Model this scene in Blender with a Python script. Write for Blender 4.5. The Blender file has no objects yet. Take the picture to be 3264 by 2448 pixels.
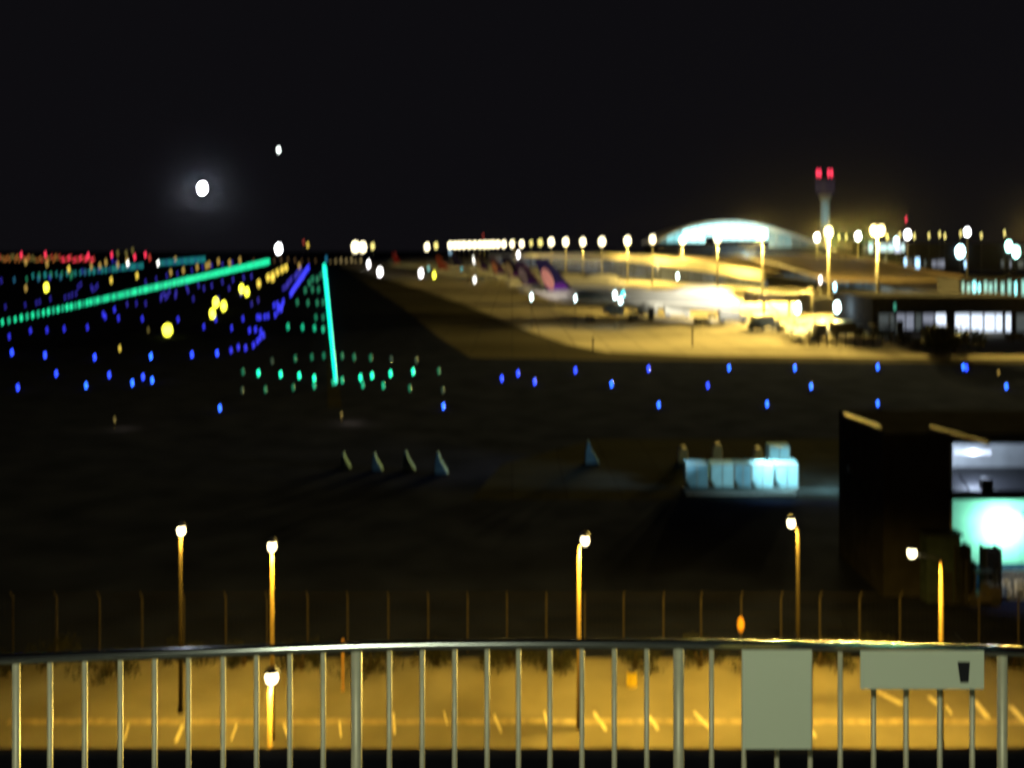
import bpy, math, random
from mathutils import Vector, Matrix
R = math.radians
random.seed(7)
sc = bpy.context.scene
COL = sc.collection

# ------------------------------------------------------------------ camera
F, HZ, CX, H = 3246.0, 800.0, 1632.0, 22.4     # focal length, horizon row, centre column (photo pixels), eye height (m)
cam_d = bpy.data.cameras.new('camera'); cam = bpy.data.objects.new('camera', cam_d); COL.objects.link(cam)
cam.location = (0, 0, H); cam.rotation_euler = (R(90), 0, 0)
cam_d.sensor_width = 36; cam_d.lens = 36 * F / 3264
cam_d.shift_y = (HZ - 1224) / 3264
cam_d.clip_start = 0.1; cam_d.clip_end = 60000
cam_d.dof.use_dof = True
cam_d.dof.focus_distance = 1.25
cam_d.dof.aperture_fstop = 3.0
cam_d.dof.aperture_ratio = 2.5
cam_d.dof.aperture_blades = 4; cam_d.dof.aperture_rotation = R(25)
sc.camera = cam

# ------------------------------------------------------------------ sky, moonlight, exposure
w = bpy.data.worlds.new('World'); sc.world = w; w.use_nodes = True
nt = w.node_tree; bg = nt.nodes['Background']
bg.inputs[0].default_value = (0.0040, 0.0037, 0.0048, 1); bg.inputs[1].default_value = 1.0
sun_d = bpy.data.lights.new('moonlight', 'SUN'); sun_d.energy = 0.08; sun_d.angle = R(0.5); sun_d.color = (.8, .85, 1)
sun = bpy.data.objects.new('moonlight', sun_d); COL.objects.link(sun); sun.rotation_euler = Vector((1632 - 645, -3246, -200)).to_track_quat('-Z', 'Y').to_euler()
sc.view_settings.view_transform = 'Standard'; sc.view_settings.look = 'None'
sc.view_settings.exposure = 0; sc.view_settings.gamma = 1
sc.cycles.use_denoising = True
sc.cycles.use_adaptive_sampling = False
sc.cycles.max_bounces = 4; sc.cycles.diffuse_bounces = 1; sc.cycles.glossy_bounces = 2
sc.cycles.sample_clamp_indirect = 0.6

# ------------------------------------------------------------------ projection helpers
def gnd(px, py):
    Y = H * F / (py - HZ)
    return Vector(((px - CX) / F * Y, Y, 0))
def at(px, py, Y):
    return Vector(((px - CX) / F * Y, Y, H - (py - HZ) / F * Y))
def z1(x, y): return x / 2.37, 700 + y / 2.37
def z2(x, y): return 800 + x / 2.37, 700 + y / 2.37
def z3(x, y): return 1600 + x / 2.458, 650 + y / 2.458
def z4(x, y): return 2400 + x / 2.37, 500 + y / 2.37
def u(x, y): return x * 1.4756, y * 1.4756

# ------------------------------------------------------------------ materials
MATS = {}
def mat(name, col, rough=.6, metal=0, noise=0, scale=1.0, emit=None, es=0, bump=0, spec=.12):
    if name in MATS: return MATS[name]
    m = bpy.data.materials.new(name); m.use_nodes = True
    n = m.node_tree; b = n.nodes['Principled BSDF']
    b.inputs['Base Color'].default_value = (*col, 1); b.inputs['Roughness'].default_value = rough
    b.inputs['Metallic'].default_value = metal; b.inputs['Specular IOR Level'].default_value = spec
    if noise or bump:
        tc = n.nodes.new('ShaderNodeTexCoord'); nz = n.nodes.new('ShaderNodeTexNoise')
        nz.inputs['Scale'].default_value = scale; nz.inputs['Detail'].default_value = 5
        n.links.new(tc.outputs['Object'], nz.inputs['Vector'])
        if noise:
            mr = n.nodes.new('ShaderNodeMapRange'); mr.inputs['From Min'].default_value = .3; mr.inputs['From Max'].default_value = .7
            mr.inputs['To Min'].default_value = 1 - noise; mr.inputs['To Max'].default_value = 1 + noise
            n.links.new(nz.outputs['Fac'], mr.inputs['Value'])
            vm = n.nodes.new('ShaderNodeVectorMath'); vm.operation = 'SCALE'; vm.inputs[0].default_value = col
            n.links.new(mr.outputs['Result'], vm.inputs['Scale'])
            n.links.new(vm.outputs['Vector'], b.inputs['Base Color'])
        if bump:
            bp = n.nodes.new('ShaderNodeBump'); bp.inputs['Strength'].default_value = bump
            n.links.new(nz.outputs['Fac'], bp.inputs['Height']); n.links.new(bp.outputs['Normal'], b.inputs['Normal'])
    if emit:
        b.inputs['Emission Color'].default_value = (*emit, 1); b.inputs['Emission Strength'].default_value = es
        m.cycles.emission_sampling = 'NONE'
    MATS[name] = m; return m
def glow(name, col, s): return mat(name, (.12, .12, .12), .4, emit=col, es=s)

def slab_mat(name, col, joint, size, noise=.15, scale=.05, rough=.75):
    """concrete or asphalt laid in bays with darker joints, tyre marks and patches"""
    m = bpy.data.materials.new(name); m.use_nodes = True; n = m.node_tree; b = n.nodes['Principled BSDF']
    b.inputs['Roughness'].default_value = rough; b.inputs['Specular IOR Level'].default_value = 0
    tc = n.nodes.new('ShaderNodeTexCoord')
    br = n.nodes.new('ShaderNodeTexBrick'); br.offset = 0; br.inputs['Scale'].default_value = 1
    br.inputs['Brick Width'].default_value = size; br.inputs['Row Height'].default_value = size
    br.inputs['Mortar Size'].default_value = .12
    br.inputs['Color1'].default_value = (*col, 1); br.inputs['Color2'].default_value = (*[c * .85 for c in col], 1)
    br.inputs['Mortar'].default_value = (*joint, 1)
    n.links.new(tc.outputs['Object'], br.inputs['Vector'])
    nz = n.nodes.new('ShaderNodeTexNoise'); nz.inputs['Scale'].default_value = scale; nz.inputs['Detail'].default_value = 6
    mp = n.nodes.new('ShaderNodeMapping'); mp.inputs['Scale'].default_value = (.4, 1.6, 1)
    n.links.new(tc.outputs['Object'], mp.inputs['Vector']); n.links.new(mp.outputs['Vector'], nz.inputs['Vector'])
    mr = n.nodes.new('ShaderNodeMapRange'); mr.inputs['From Min'].default_value = .3; mr.inputs['From Max'].default_value = .7
    mr.inputs['To Min'].default_value = 1 - noise; mr.inputs['To Max'].default_value = 1 + noise
    n.links.new(nz.outputs['Fac'], mr.inputs['Value'])
    vm = n.nodes.new('ShaderNodeVectorMath'); vm.operation = 'SCALE'
    n.links.new(br.outputs['Color'], vm.inputs[0]); n.links.new(mr.outputs['Result'], vm.inputs['Scale'])
    n.links.new(vm.outputs['Vector'], b.inputs['Base Color'])
    return m

M_dark = mat('dark_metal', (.03, .03, .035), .5, .4, .2, 3)
M_grey = mat('grey_paint', (.25, .25, .25), .6, 0, .15, 2)
M_white = mat('white_paint', (.75, .75, .73), .4, 0, .06, 1)
M_galv = mat('galvanised_steel', (.3, .3, .29), .6, 0, .15, 4)
M_tyre = mat('tyre_rubber', (.02, .02, .02), .9, 0, .2, 8)
M_glass_dark = mat('dark_glass', (.02, .025, .03), .1, 0, .2, 1)
M_cream = mat('cream_paint', (.6, .56, .45), .6, 0, .1, 1)
M_steel = mat('brushed_steel', (.5, .48, .34), .42, .2, .08, 30)
M_concrete = mat('wall_concrete', (.3, .29, .27), .85, 0, .2, .6)
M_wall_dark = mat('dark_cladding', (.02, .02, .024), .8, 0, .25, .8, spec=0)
M_roof_brown = mat('roof_sheet', (.13, .10, .065), .6, 0, .2, .08)
M_roofpale = mat('pale_roof_sheet', (.7, .68, .6), .5, 0, .12, .03)
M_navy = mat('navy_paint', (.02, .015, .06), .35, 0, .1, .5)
M_violet = mat('violet_paint', (.16, .03, .36), .35, 0, .1, .5)
M_pink = mat('pink_gold_paint', (.75, .33, .28), .35, 0, .1, .5)
M_red = mat('red_paint', (.5, .03, .04), .4, 0, .1, .5)

# ------------------------------------------------------------------ mesh builder
class MB:
    def __init__(s): s.v = []; s.f = []; s.m = []
    def add(s, vs, fs, mi=0):
        o = len(s.v); s.v += [tuple(v) for v in vs]; s.f += [tuple(i + o for i in f) for f in fs]; s.m += [mi] * len(fs); return s
    def box(s, x0, x1, y0, y1, z0, z1, mi=0, M=None):
        vs = [Vector(p) for p in ((x0,y0,z0),(x1,y0,z0),(x1,y1,z0),(x0,y1,z0),(x0,y0,z1),(x1,y0,z1),(x1,y1,z1),(x0,y1,z1))]
        if M: vs = [M @ v for v in vs]
        return s.add(vs, [(3,2,1,0),(4,5,6,7),(0,1,5,4),(1,2,6,5),(2,3,7,6),(3,0,4,7)], mi)
    def tube(s, pts, rads, n=10, mi=0, cap=True):
        pts = [Vector(p) for p in pts]
        if not hasattr(rads, '__len__'): rads = [rads] * len(pts)
        vs = []; fs = []
        for i, p in enumerate(pts):
            d = (pts[min(i + 1, len(pts) - 1)] - pts[max(i - 1, 0)]).normalized()
            a = d.cross(Vector((0, 0, 1)) if abs(d.z) < .9 else Vector((1, 0, 0))).normalized(); b = d.cross(a)
            for k in range(n):
                t = 2 * math.pi * k / n; vs.append(p + (a * math.cos(t) + b * math.sin(t)) * rads[i])
        for i in range(len(pts) - 1):
            for k in range(n):
                fs.append((i*n+k, i*n+(k+1)%n, (i+1)*n+(k+1)%n, (i+1)*n+k))
        if cap: fs += [tuple(range(n-1, -1, -1)), tuple((len(pts)-1)*n + k for k in range(n))]
        return s.add(vs, fs, mi)
    def ell(s, c, r, n=10, m=6, mi=0):
        vs = [(c[0], c[1], c[2] - r[2])]
        for i in range(1, m):
            a = -math.pi/2 + math.pi*i/m
            for k in range(n):
                t = 2*math.pi*k/n; vs.append((c[0]+r[0]*math.cos(a)*math.cos(t), c[1]+r[1]*math.cos(a)*math.sin(t), c[2]+r[2]*math.sin(a)))
        vs.append((c[0], c[1], c[2] + r[2])); e = len(vs) - 1
        fs = [(0, 1+(k+1)%n, 1+k) for k in range(n)]
        for i in range(m-2):
            for k in range(n): fs.append((1+i*n+k, 1+i*n+(k+1)%n, 1+(i+1)*n+(k+1)%n, 1+(i+1)*n+k))
        fs += [(e, 1+(m-2)*n+k, 1+(m-2)*n+(k+1)%n) for k in range(n)]
        return s.add(vs, fs, mi)
    def prism(s, poly, d0, d1, axis='y', mi=0):
        """polygon in the plane across the axis, pushed from d0 to d1"""
        def P(a, b, d): return {'y': (a, d, b), 'x': (d, a, b), 'z': (a, b, d)}[axis]
        n = len(poly); vs = [P(a, b, d0) for a, b in poly] + [P(a, b, d1) for a, b in poly]
        fs = [tuple(range(n)), tuple(range(2*n-1, n-1, -1))] + [(i, i+n, (i+1)%n+n, (i+1)%n) for i in range(n)]
        return s.add(vs, fs, mi)
    def build(s, name, mats, parent=None, loc=None, smooth=False, bevel=0):
        me = bpy.data.meshes.new(name); me.from_pydata(s.v, [], s.f)
        if not isinstance(mats, (list, tuple)): mats = [mats]
        for m in mats: me.materials.append(m)
        me.polygons.foreach_set('material_index', s.m)
        if smooth: me.polygons.foreach_set('use_smooth', [True] * len(s.f))
        me.update()
        o = bpy.data.objects.new(name, me); COL.objects.link(o)
        if parent: o.parent = parent
        if loc is not None: o.location = loc
        if bevel:
            bv = o.modifiers.new('edge', 'BEVEL'); bv.width = bevel; bv.segments = 2; bv.limit_method = 'ANGLE'
        return o
def tag(o, label=None, cat=None, group=None, kind=None):
    if label: o['label'] = label
    if cat: o['category'] = cat
    if group: o['group'] = group
    if kind: o['kind'] = kind
    return o
def thing(name, loc, label, cat, group=None, rz=0):
    o = bpy.data.objects.new(name, None); COL.objects.link(o); o.location = loc; o.rotation_euler = (0, 0, rz)
    o.empty_display_size = .5
    return tag(o, label, cat, group)
def copy_tree(o, parent=None):
    c = o.copy(); COL.objects.link(c); c.parent = parent
    for ch in list(o.children):
        copy_tree(ch, c)
    return c
def point(loc, P, col, r=.3, kind='POINT', parent=None, aim=None, size=160, blend=.6):
    l = bpy.data.lights.new('lamp_light', kind); l.energy = P; l.color = col
    if kind in ('POINT', 'SPOT'): l.shadow_soft_size = r
    if kind == 'SPOT': l.spot_size = R(size); l.spot_blend = blend
    o = bpy.data.objects.new('lamp_light', l); COL.objects.link(o)
    if aim is not None:
        o.rotation_euler = (Vector(aim) - Vector(loc)).to_track_quat('-Z', 'Y').to_euler()
    if parent:
        o.parent = parent; o.location = Vector(loc) - parent.location
    else: o.location = loc
    return o

# ================================================================== THE SETTING
def sheet(name, pts, z, m):
    o = MB().add([(p[0], p[1], z) for p in pts], [tuple(range(len(pts)))]).build(name, m)
    return tag(o, kind='structure')
M_grass = mat('dark_grass', (.012, .015, .035), .95, 0, .35, .2, bump=.3, spec=0)
o = MB().add([(-26000, -200, 0), (26000, -200, 0), (26000, 42000, 0), (-26000, 42000, 0)], [(0,1,2,3)]).build('ground', M_grass); tag(o, kind='structure')
sheet('apron_light_fade', [gnd(*p) for p in ((1078, 845), (1150, 893), (1290, 985), (1400, 1075), (1500, 1140), (2000, 1148), (3700, 1164), (3600, 1000), (1300, 824))], .003, slab_mat('light_fade_tone', (.075, .07, .06), (.05, .05, .05), 9, .4, .015))  # mid-tone band past the concrete: floodlight fade put into the ground colour
apron_px = [(1080, 846), (1190, 876), (1330, 918), (1480, 970), (1600, 1020), (1700, 1060), (1800, 1095), (1930, 1122), (2200, 1133), (3700, 1150), (3900, 905), (2700, 868), (1900, 829), (1300, 822)]  # lower-left outline cut to follow the fading floodlight
sheet('apron', [gnd(*p) for p in apron_px], .006, slab_mat('apron_concrete', (.5, .46, .38), (.2, .18, .15), 7.5, .3, .02))
road_px = [(-300, 2098), (3560, 2098), (3900, 2560), (-640, 2560)]
sheet('service_road', [gnd(*p) for p in road_px], .006, mat('road_asphalt', (.2, .19, .16), .8, 0, .16, .35, bump=.2, spec=0))
sheet('taxiway', [gnd(1044, 1300), gnd(1090, 1300), gnd(1036, 822), gnd(1031, 822)], .008, mat('taxiway_asphalt', (.02, .02, .02), .8, 0, .2, .2, spec=0))
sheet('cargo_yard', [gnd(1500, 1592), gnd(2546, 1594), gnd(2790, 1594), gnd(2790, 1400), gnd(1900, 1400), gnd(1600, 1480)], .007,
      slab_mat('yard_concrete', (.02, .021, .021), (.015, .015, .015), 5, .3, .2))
# painted markings of the service road
M_line = mat('road_paint', (.75, .7, .5), .6, 0, .2, 3)
ln = MB(); yy = gnd(0, 2302)[1]
ln.add([(-24, yy - .2, 0), (26, yy - .2, 0), (26, yy + .28, 0), (-24, yy + .28, 0)], [(0,1,2,3)])
tag(ln.build('kerb_line', mat('worn_paint', (.36, .31, .2), .7, 0, .4, 2), loc=(0, 0, .012)), kind='structure')
bays = [((410, 2310), (397, 2360), .10), ((583, 2313), (560, 2366), .17), ((755, 2310), (737, 2360), .10), ((905, 2310), (919, 2352), .14), ((1082, 2300), (1087, 2350), .09),
        ((1254, 2275), (1258, 2340), .13), ((1415, 2270), (1426, 2310), .08), ((1575, 2280), (1598, 2335), .12), ((1735, 2270), (1748, 2325), .11), ((1893, 2272), (1932, 2328), .17),
        ((2070, 2285), (2098, 2326), .16), ((2212, 2270), (2262, 2322), .15), ((2390, 2280), (2430, 2335), .15), ((2560, 2290), (2600, 2350), .15), ((2795, 2205), (2878, 2246), .3),
        ((2960, 2222), (2990, 2246), .25), ((3014, 2250), (3034, 2276), .12), ((3105, 2234), (3150, 2290), .3), ((3220, 2252), (3275, 2310), .3)]
b = MB()
for (x0, y0), (x1, y1), wd in bays:
    p, q = gnd(x0, y0), gnd(x1, y1); b.add([(p.x-wd/2, p.y, 0), (p.x+wd/2, p.y, 0), (q.x+wd/2, q.y, 0), (q.x-wd/2, q.y, 0)], [(0,3,2,1)])
tag(b.build('bay_markings', M_line, loc=(0, 0, .016)), kind='structure')
# low roof of the building under the terrace
pr = MB(); ye = 5.35 * F / (2405 - HZ); pr.box(-40, 40, 3.9, ye, 16.2, 17.0); pr.box(-40, 40, ye, ye + .12, 16.2, 17.06)
ro = pr.build('lower_roof', mat('roof_felt', (.06, .06, .075), .85, 0, .3, 1.5, bump=.2, spec=0)); tag(ro, 'flat dark felt roof of the building below the balcony railing', 'roof', kind='structure')

# ================================================================== SKY OBJECTS
def disc(name, px, py, rpx, m, label, cat):
    Y = 40000; r = rpx / F * Y
    o = MB().ell((0, 0, 0), (r, r, r), 24, 14).build(name, m, loc=at(px, py, Y), smooth=True); return tag(o, label, cat)
disc('moon', 645, 600, 16, mat('moon_surface', (.5, .5, .5), .9, 0, .2, .001, emit=(.95, .95, 1), es=30), 'bright full moon low in the night sky over the runway lights', 'moon')
disc('planet', 888, 478, 7, mat('planet_surface', (.5, .5, .5), .9, 0, .1, .001, emit=(.9, 1, .95), es=5), 'small bright white planet up and to the right of the moon', 'planet')
bpy.data.objects['moon'].visible_shadow = False   # it is the source of the moonlight

# ================================================================== AIRFIELD LIGHTS
UNIT = {}
def unit_light(key, m):
    if key not in UNIT:
        b = MB(); b.tube([(0,0,0), (0,0,.12), (0,0,.3)], [.22, .2, .1], 6, 0); b.ell((0, 0, .95), (.5, .5, .68), 8, 6, 1)
        o = b.build(key, [M_dark, m], smooth=True); UNIT[key] = o.data
        bpy.data.objects.remove(o)
    return UNIT[key]
def airlight(px, py, wpx, m, name, label, cat, group, tall=1.0, maxw=6):
    mesh = unit_light(m.name + '_lamp', m)
    g = gnd(px, py + wpx * .9 * tall); s = min(wpx * g.y / F, maxw)
    o = bpy.data.objects.new(name, mesh); COL.objects.link(o); o.location = (g.x, g.y, .01); o.scale = (s, s, s * tall)
    return tag(o, label, cat, group)
E_blue = glow('blue_lens', (.02, .06, 1), 5); E_blue2 = glow('faint_blue_lens', (.035, .04, 1), 1.6); E_blue3 = glow('dim_blue_lens', (.05, .04, .8), .6)
E_bright = glow('bright_blue_lens', (.02, .12, 1), 7)
E_cyan = glow('cyan_lens', (.0, .92, .62), 1.7); E_green = glow('green_lens', (.01, .8, .36), 1.9)
E_g1 = glow('bright_green_lens', (.01, .95, .5), 3.8); E_g2 = glow('mid_green_lens', (.01, .6, .3), 1.3); E_g3 = glow('dim_green_lens', (.02, .4, .2), .6); E_g4 = glow('faint_green_lens', (.1, .25, .18), .3)
E_y1 = glow('bright_yellow_lens', (1, .95, .06), 5); E_y2 = glow('yellow_lens', (.9, .65, .08), 1.6); E_y3 = glow('dim_yellow_lens', (.7, .45, .1), .8); E_y4 = glow('faint_yellow_lens', (.5, .4, .1), .35)
E_r1 = glow('red_lens', (1, .04, .1), 2.2); E_r2 = glow('dim_red_lens', (.8, .08, .05), .8); E_o = glow('orange_lens', (.8, .28, .06), .65)
E_w = glow('white_lens', (1, 1, .95), 4); E_teal = glow('teal_lens', (.02, .5, .5), .55); E_tb = glow('teal_blue_lens', (.03, .3, .55), .5)

# near blue edge lights, right of the cyan row
G_b = 'blue taxiway edge lights'
near_blue = [(475,882,1), (958,878,1), (1084,818,0), (1119,807,0), (1155,825,0), (1243,800,0), (1321,830,1), (1401,797,0), (1423,875,1), (1529,833,0), (1575,795,1), (1657,873,1),
             (1717,795,1), (1752,835,1), (1896,793,1), (1896,872,1), (2081,793,1), (2088,795,0), (2174,835,1)]
nb_lab = {(475,882): 'lone bright blue ground light nearest the two left street lamps', (958,878): 'bright blue ground light alone in front of the green crossbar row',
          (1423,875): 'blue ground light directly beyond the dim warehouse roof, nearest row, first of three', (1657,873): 'blue ground light in the nearest row above the pale blue cargo containers',
          (1896,872): 'blue ground light just above the dark cargo building corner'}
for x, y, br in near_blue:
    airlight(*u(x, y), 10, E_bright if br else E_blue, 'taxiway_edge_light', nb_lab.get((x, y), 'blue light on the dark ground between apron edge and cargo buildings'), 'edge light', G_b if (x, y) not in nb_lab else 'single blue lights nearest the railing')
mid = [(90,1005),(340,1025),(715,1040),(1140,1035),(1450,1020),(1640,1010),(425,1165),(825,1175),(1080,1190),(1150,1215),(1000,1235),(650,1255),(135,1270)]
for p in mid:
    airlight(*z1(*p), 10, E_blue if p not in ((1150,1215),(1000,1235),(650,1255),(1140,1035)) else E_bright, 'taxiway_edge_light', 'blue light on the dark field, well spaced, left of the green crossbars', 'edge light', 'spaced blue lights on the left field')
curve = [(1745,990),(1800,965),(1855,970),(1915,950),(1945,920),(1965,895),(1990,875),(1970,845),(1930,832),(1885,838)]
for p in curve: airlight(*z1(*p), 10, E_blue2, 'taxiway_edge_light', 'blue light in the tight hooked bend left of the cyan row', 'edge light', 'blue lights around the bend')
curve2 = [(2000,735),(2025,730),(1965,740),(1945,738),(2080,720),(2100,690),(2110,660),(2070,650),(2130,650),(2125,680),(2095,640),(2140,620)]
for p in curve2: airlight(*z1(*p), 9, E_blue2, 'taxiway_edge_light', 'faint blue light in the second bend beyond the first', 'edge light', 'blue lights around the far bend')
n = 34
for i in range(n):
    t = i / (n - 1)
    airlight(*z2(436 - 140 * t + random.uniform(-4, 4), 362 + 205 * t), 9, E_blue2, 'taxiway_edge_light', 'blue light in the dense band running away left of the cyan row', 'edge light', 'blue lights in the dense band')
    if i % 2 == 0: airlight(*z2(385 - 140 * t + random.uniform(-14, 14), 375 + 150 * t), 8, E_blue3, 'taxiway_edge_light', 'faint blue light on the left side of the dense band', 'edge light', 'faint blue lights beside the dense band')
dim = [(70,885),(230,840),(355,835),(485,825),(660,815),(780,715),(795,735),(865,680),(895,745),(1075,750),(1345,755),(1540,810),(1750,820),(1835,750),(1630,755)]
for p in dim: airlight(*z1(*p), 8.5, E_blue2, 'taxiway_edge_light', 'faint violet blue light between the long green row and the near field', 'edge light', 'violet blue lights below the green row')
vd = [(1650,600),(1460,600),(1325,580),(1330,550),(1220,575),(1240,560),(1265,575),(1280,545),(1100,635),(1030,635),(960,640),(1500,500),(1410,510),(1420,540),(1730,520),(1820,560),(1600,500),(1680,470),(1760,455),(1840,440),(1900,430),(1215,600),(1250,590),(1540,520),(1950,610),(1900,640)]
for p in vd: airlight(*z1(*p), 8, E_blue3, 'taxiway_edge_light', 'very faint blue light right below the far part of the green row', 'edge light', 'very faint blue lights below the green row')
vd2 = [(190,645),(300,620),(275,630),(380,600),(490,590),(520,580),(545,570),(575,560),(700,530),(735,500),(720,520),(590,510),(40,660),(610,490),(690,510),(850,310),(880,330),(620,390),(750,385),(1100,470),(1180,450),(1260,425),(1340,410),(1450,385),(1530,360),(1600,350),(1680,340),(1755,330)]
for p in vd2: airlight(*z1(*p), 7, E_blue3, 'taxiway_edge_light', 'very faint blue light beyond the long green row', 'edge light', 'very faint blue lights beyond the green row')

# the long green row and the cyan row
def row(p0, p1, step, wpx, m, name, label, cat, group, step2=None, jit=0, mats=None):
    a, b_ = gnd(*p0), gnd(*p1); L = (b_ - a).length; d = 0
    k = 0
    while d < L:
        p = a.lerp(b_, d / L); px = CX + F * p.x / p.y; py = HZ + H * F / p.y
        mm = mats[k % len(mats)] if mats else m
        airlight(px, py - wpx * .9, wpx * random.uniform(1 - jit, 1 + jit), mm, name, label, cat, group)
        d += step + ((step2 or step) - step) * d / L; k += 1
row((-60, 1052), (600, 901), 6.4, 10, E_green, 'runway_edge_light', 'green light in the near half of the long slanting green row', 'runway light', 'green lights of the long slanting row', 7, .12, [E_green, E_green, E_g2, E_green, E_g2])
row((600, 901), (859, 842), 8.5, 9.5, E_green, 'runway_edge_light', 'green light in the far merged half of the slanting green row', 'runway light', 'far green lights of the slanting row', 30, .1)
row((1070, 1226), (1034, 862), 4.0, 13, E_cyan, 'centreline_light', 'cyan light in the unbroken straight cyan row', 'centreline light', 'cyan lights of the straight row', 21, .05)
airlight(1040, 826, 11, E_tb, 'centreline_light', 'dim blue light where the straight cyan row ends', 'centreline light', maxw=9, group=None)
# crossbars
G_g = 'green crossbar lights either side of the cyan row'
for pts, m, lab in (([(225,1170),(365,1180),(478,1200),(828,1195),(915,1180),(1055,1165),(1225,1150),(57,1160)], E_g1, 'bright green light in the nearest crossbar beside the cyan row'),
               ([(478,1255),(845,1250),(690,1215),(622,1228),(1000,1255)], E_g2, 'green light just before the nearest bright crossbar'),
               ([(110,1285),(320,1270),(1200,1275),(1420,1145),(-60,1150)], E_g3, 'dim green light around the ends of the nearest crossbar'),
               ([(1450,1290),(-65,1290),(160,1070),(1060,1055),(1250,1065)], E_g4, 'barely visible green light at the outer ends of crossbars'),
               ([(335,1050),(460,1040),(550,1030),(690,1030),(780,1040),(905,1045)], E_g3, 'dim green light in the second crossbar of the cyan row'),
               ([(280,810),(390,815),(480,820),(545,830)], E_g2, 'green light in the third crossbar left of the cyan row'),
               ([(350,625),(430,630),(500,630),(545,625),(490,740),(545,740)], E_g3, 'dim green light in the fourth crossbar left of the cyan row'),
               ([(410,535),(465,530),(510,530),(500,450),(465,450),(530,420),(440,480)], E_g3, 'dim green light in the farthest crossbars left of the cyan row')):
    for p in pts: airlight(*z2(*p), 11, m, 'crossbar_light', lab, 'crossbar light', G_g)
# yellow guard and sign lights
G_y = 'yellow lights on the left field'
airlight(*z1(1265, 838), 34, E_y1, 'taxiway_sign', 'largest glowing yellow sign light, alone on the dark left field', 'sign light', tall=.75, group=None)
for p in ((1630,630),(1690,655),(1605,712)): airlight(*z1(*p), 20, E_y1, 'taxiway_sign', 'bright yellow light in the cluster of three beyond the largest one', 'sign light', 'cluster of three yellow lights')
for p in ((1825,525),(1865,548)): airlight(*z1(*p), 17, E_y1, 'taxiway_sign', 'bright yellow light of the touching pair beyond the cluster of three', 'sign light', 'pair of yellow lights')
airlight(*z1(350, 515), 17, E_y1, 'taxiway_sign', 'yellow light alone above the near end of the green row', 'sign light', group=None)
for p in ((1955,482),(2025,440),(2060,445)): airlight(*z1(*p), 14, E_y2, 'taxiway_sign', 'amber light in the line leading to the dense blue band', 'sign light', 'amber lights in a receding line')
for p in ((130,435),(165,420),(200,400),(235,380),(265,365),(60,490)): airlight(*z2(*p), 13, E_y2, 'taxiway_sign', 'amber light in the line leading to the dense blue band', 'sign light', 'amber lights in a receding line')
airlight(*z2(365, 350), 11, E_y3, 'taxiway_sign', 'last dim amber light at the far tip of the dense blue band', 'sign light', group=None)
airlight(*z1(905, 975), 8, E_y2, 'taxiway_sign', 'thin yellow light among the spaced blue lights', 'sign light', tall=1.4, group=None)
airlight(*z1(1120, 835), 8, E_y4, 'taxiway_sign', 'dim yellow light left of the largest yellow sign', 'sign light', tall=1.3, group=None)
airlight(*u(2157, 805), 8, E_y3, 'taxiway_sign', 'dim yellow light among the blue lights at the right edge', 'sign light', group=None)
for p in ((195,320),(355,335),(520,375),(690,355),(755,350),(800,325),(890,340),(840,460),(1035,425),(1290,400),(1385,385),(1490,360),(1580,340),(1650,318),(1325,305),(1735,328),(1812,308),(195,520),(960,312),(1560,352)):
    airlight(*z1(*p), 10, E_y2 if p in ((840,460),(1035,425),(520,375)) else E_y3, 'guard_light', 'small amber light scattered among the far rows at left', 'guard light', G_y, tall=1.2, maxw=9)
for p, lab in (((965, 332), 'small white light above the dim teal band at left'), ((1195, 330), 'small white light right of the red and orange lights')):
    airlight(*z1(*p), 9, E_w, 'guard_light', lab, 'guard light', group=None, maxw=9)
# dim teal rows behind
row((-40, 905), (240, 888), 18, 8, E_tb, 'far_runway_light', 'dim teal light in the thin band behind the green row', 'runway light', 'dim teal lights behind the green row', None, .2, [E_tb, E_blue3, E_tb, E_g3])
row((105, 888), (240, 878), 14, 9, E_teal, 'far_runway_light', 'dim teal light in the thin band behind the green row', 'runway light', 'dim teal lights behind the green row', None, .2, [E_teal, E_g3])
row((240, 880), (455, 855), 22, 9, E_teal, 'far_runway_light', 'dim teal light in the thin band behind the green row', 'runway light', 'dim teal lights behind the green row', None, .2, [E_teal, E_teal, E_tb])
row((512, 848), (655, 836), 26, 10, E_teal, 'far_runway_light', 'dim teal light in the far right stretch of the thin band', 'runway light', 'far dim teal lights', None, .1, [E_teal, E_teal, E_tb])
# approach lights on masts: the red band
def polelight(px, py, wpx, m, Y, name, label, cat, group=None, tall=1.3):
    s = wpx * Y / F; p = at(px, py, Y); b = MB()
    b.tube([(0,0,0), (0,0,p.z - s*.4)], [s*.12, s*.08], 6, 0); b.box(-s*.35, s*.35, -s*.1, s*.1, p.z - s*tall*.62, p.z - s*tall*.5, 0); b.ell((0,0,p.z), (s*.5, s*.5, s*.5*tall), 8, 6, 1)
    o = b.build(name, [M_dark, m], loc=(p.x, p.y, 0), smooth=True); return tag(o, label, cat, group)
for k, x in enumerate(range(0, 1330, 27)):
    y = 375 - 5 * math.sin(x * .01) + random.uniform(-26, 26)
    red = 830 < x < 1330
    polelight(x / 4.424, 740 + y / 4.424, random.uniform(6, 8), (E_r1 if k % 3 == 0 else E_r2) if red else random.choice([E_o, E_o, E_r2, E_y4]), 2300, 'approach_light', 'small red or orange light in the crowded far band at left', 'approach light', 'red and orange approach lights')
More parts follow.
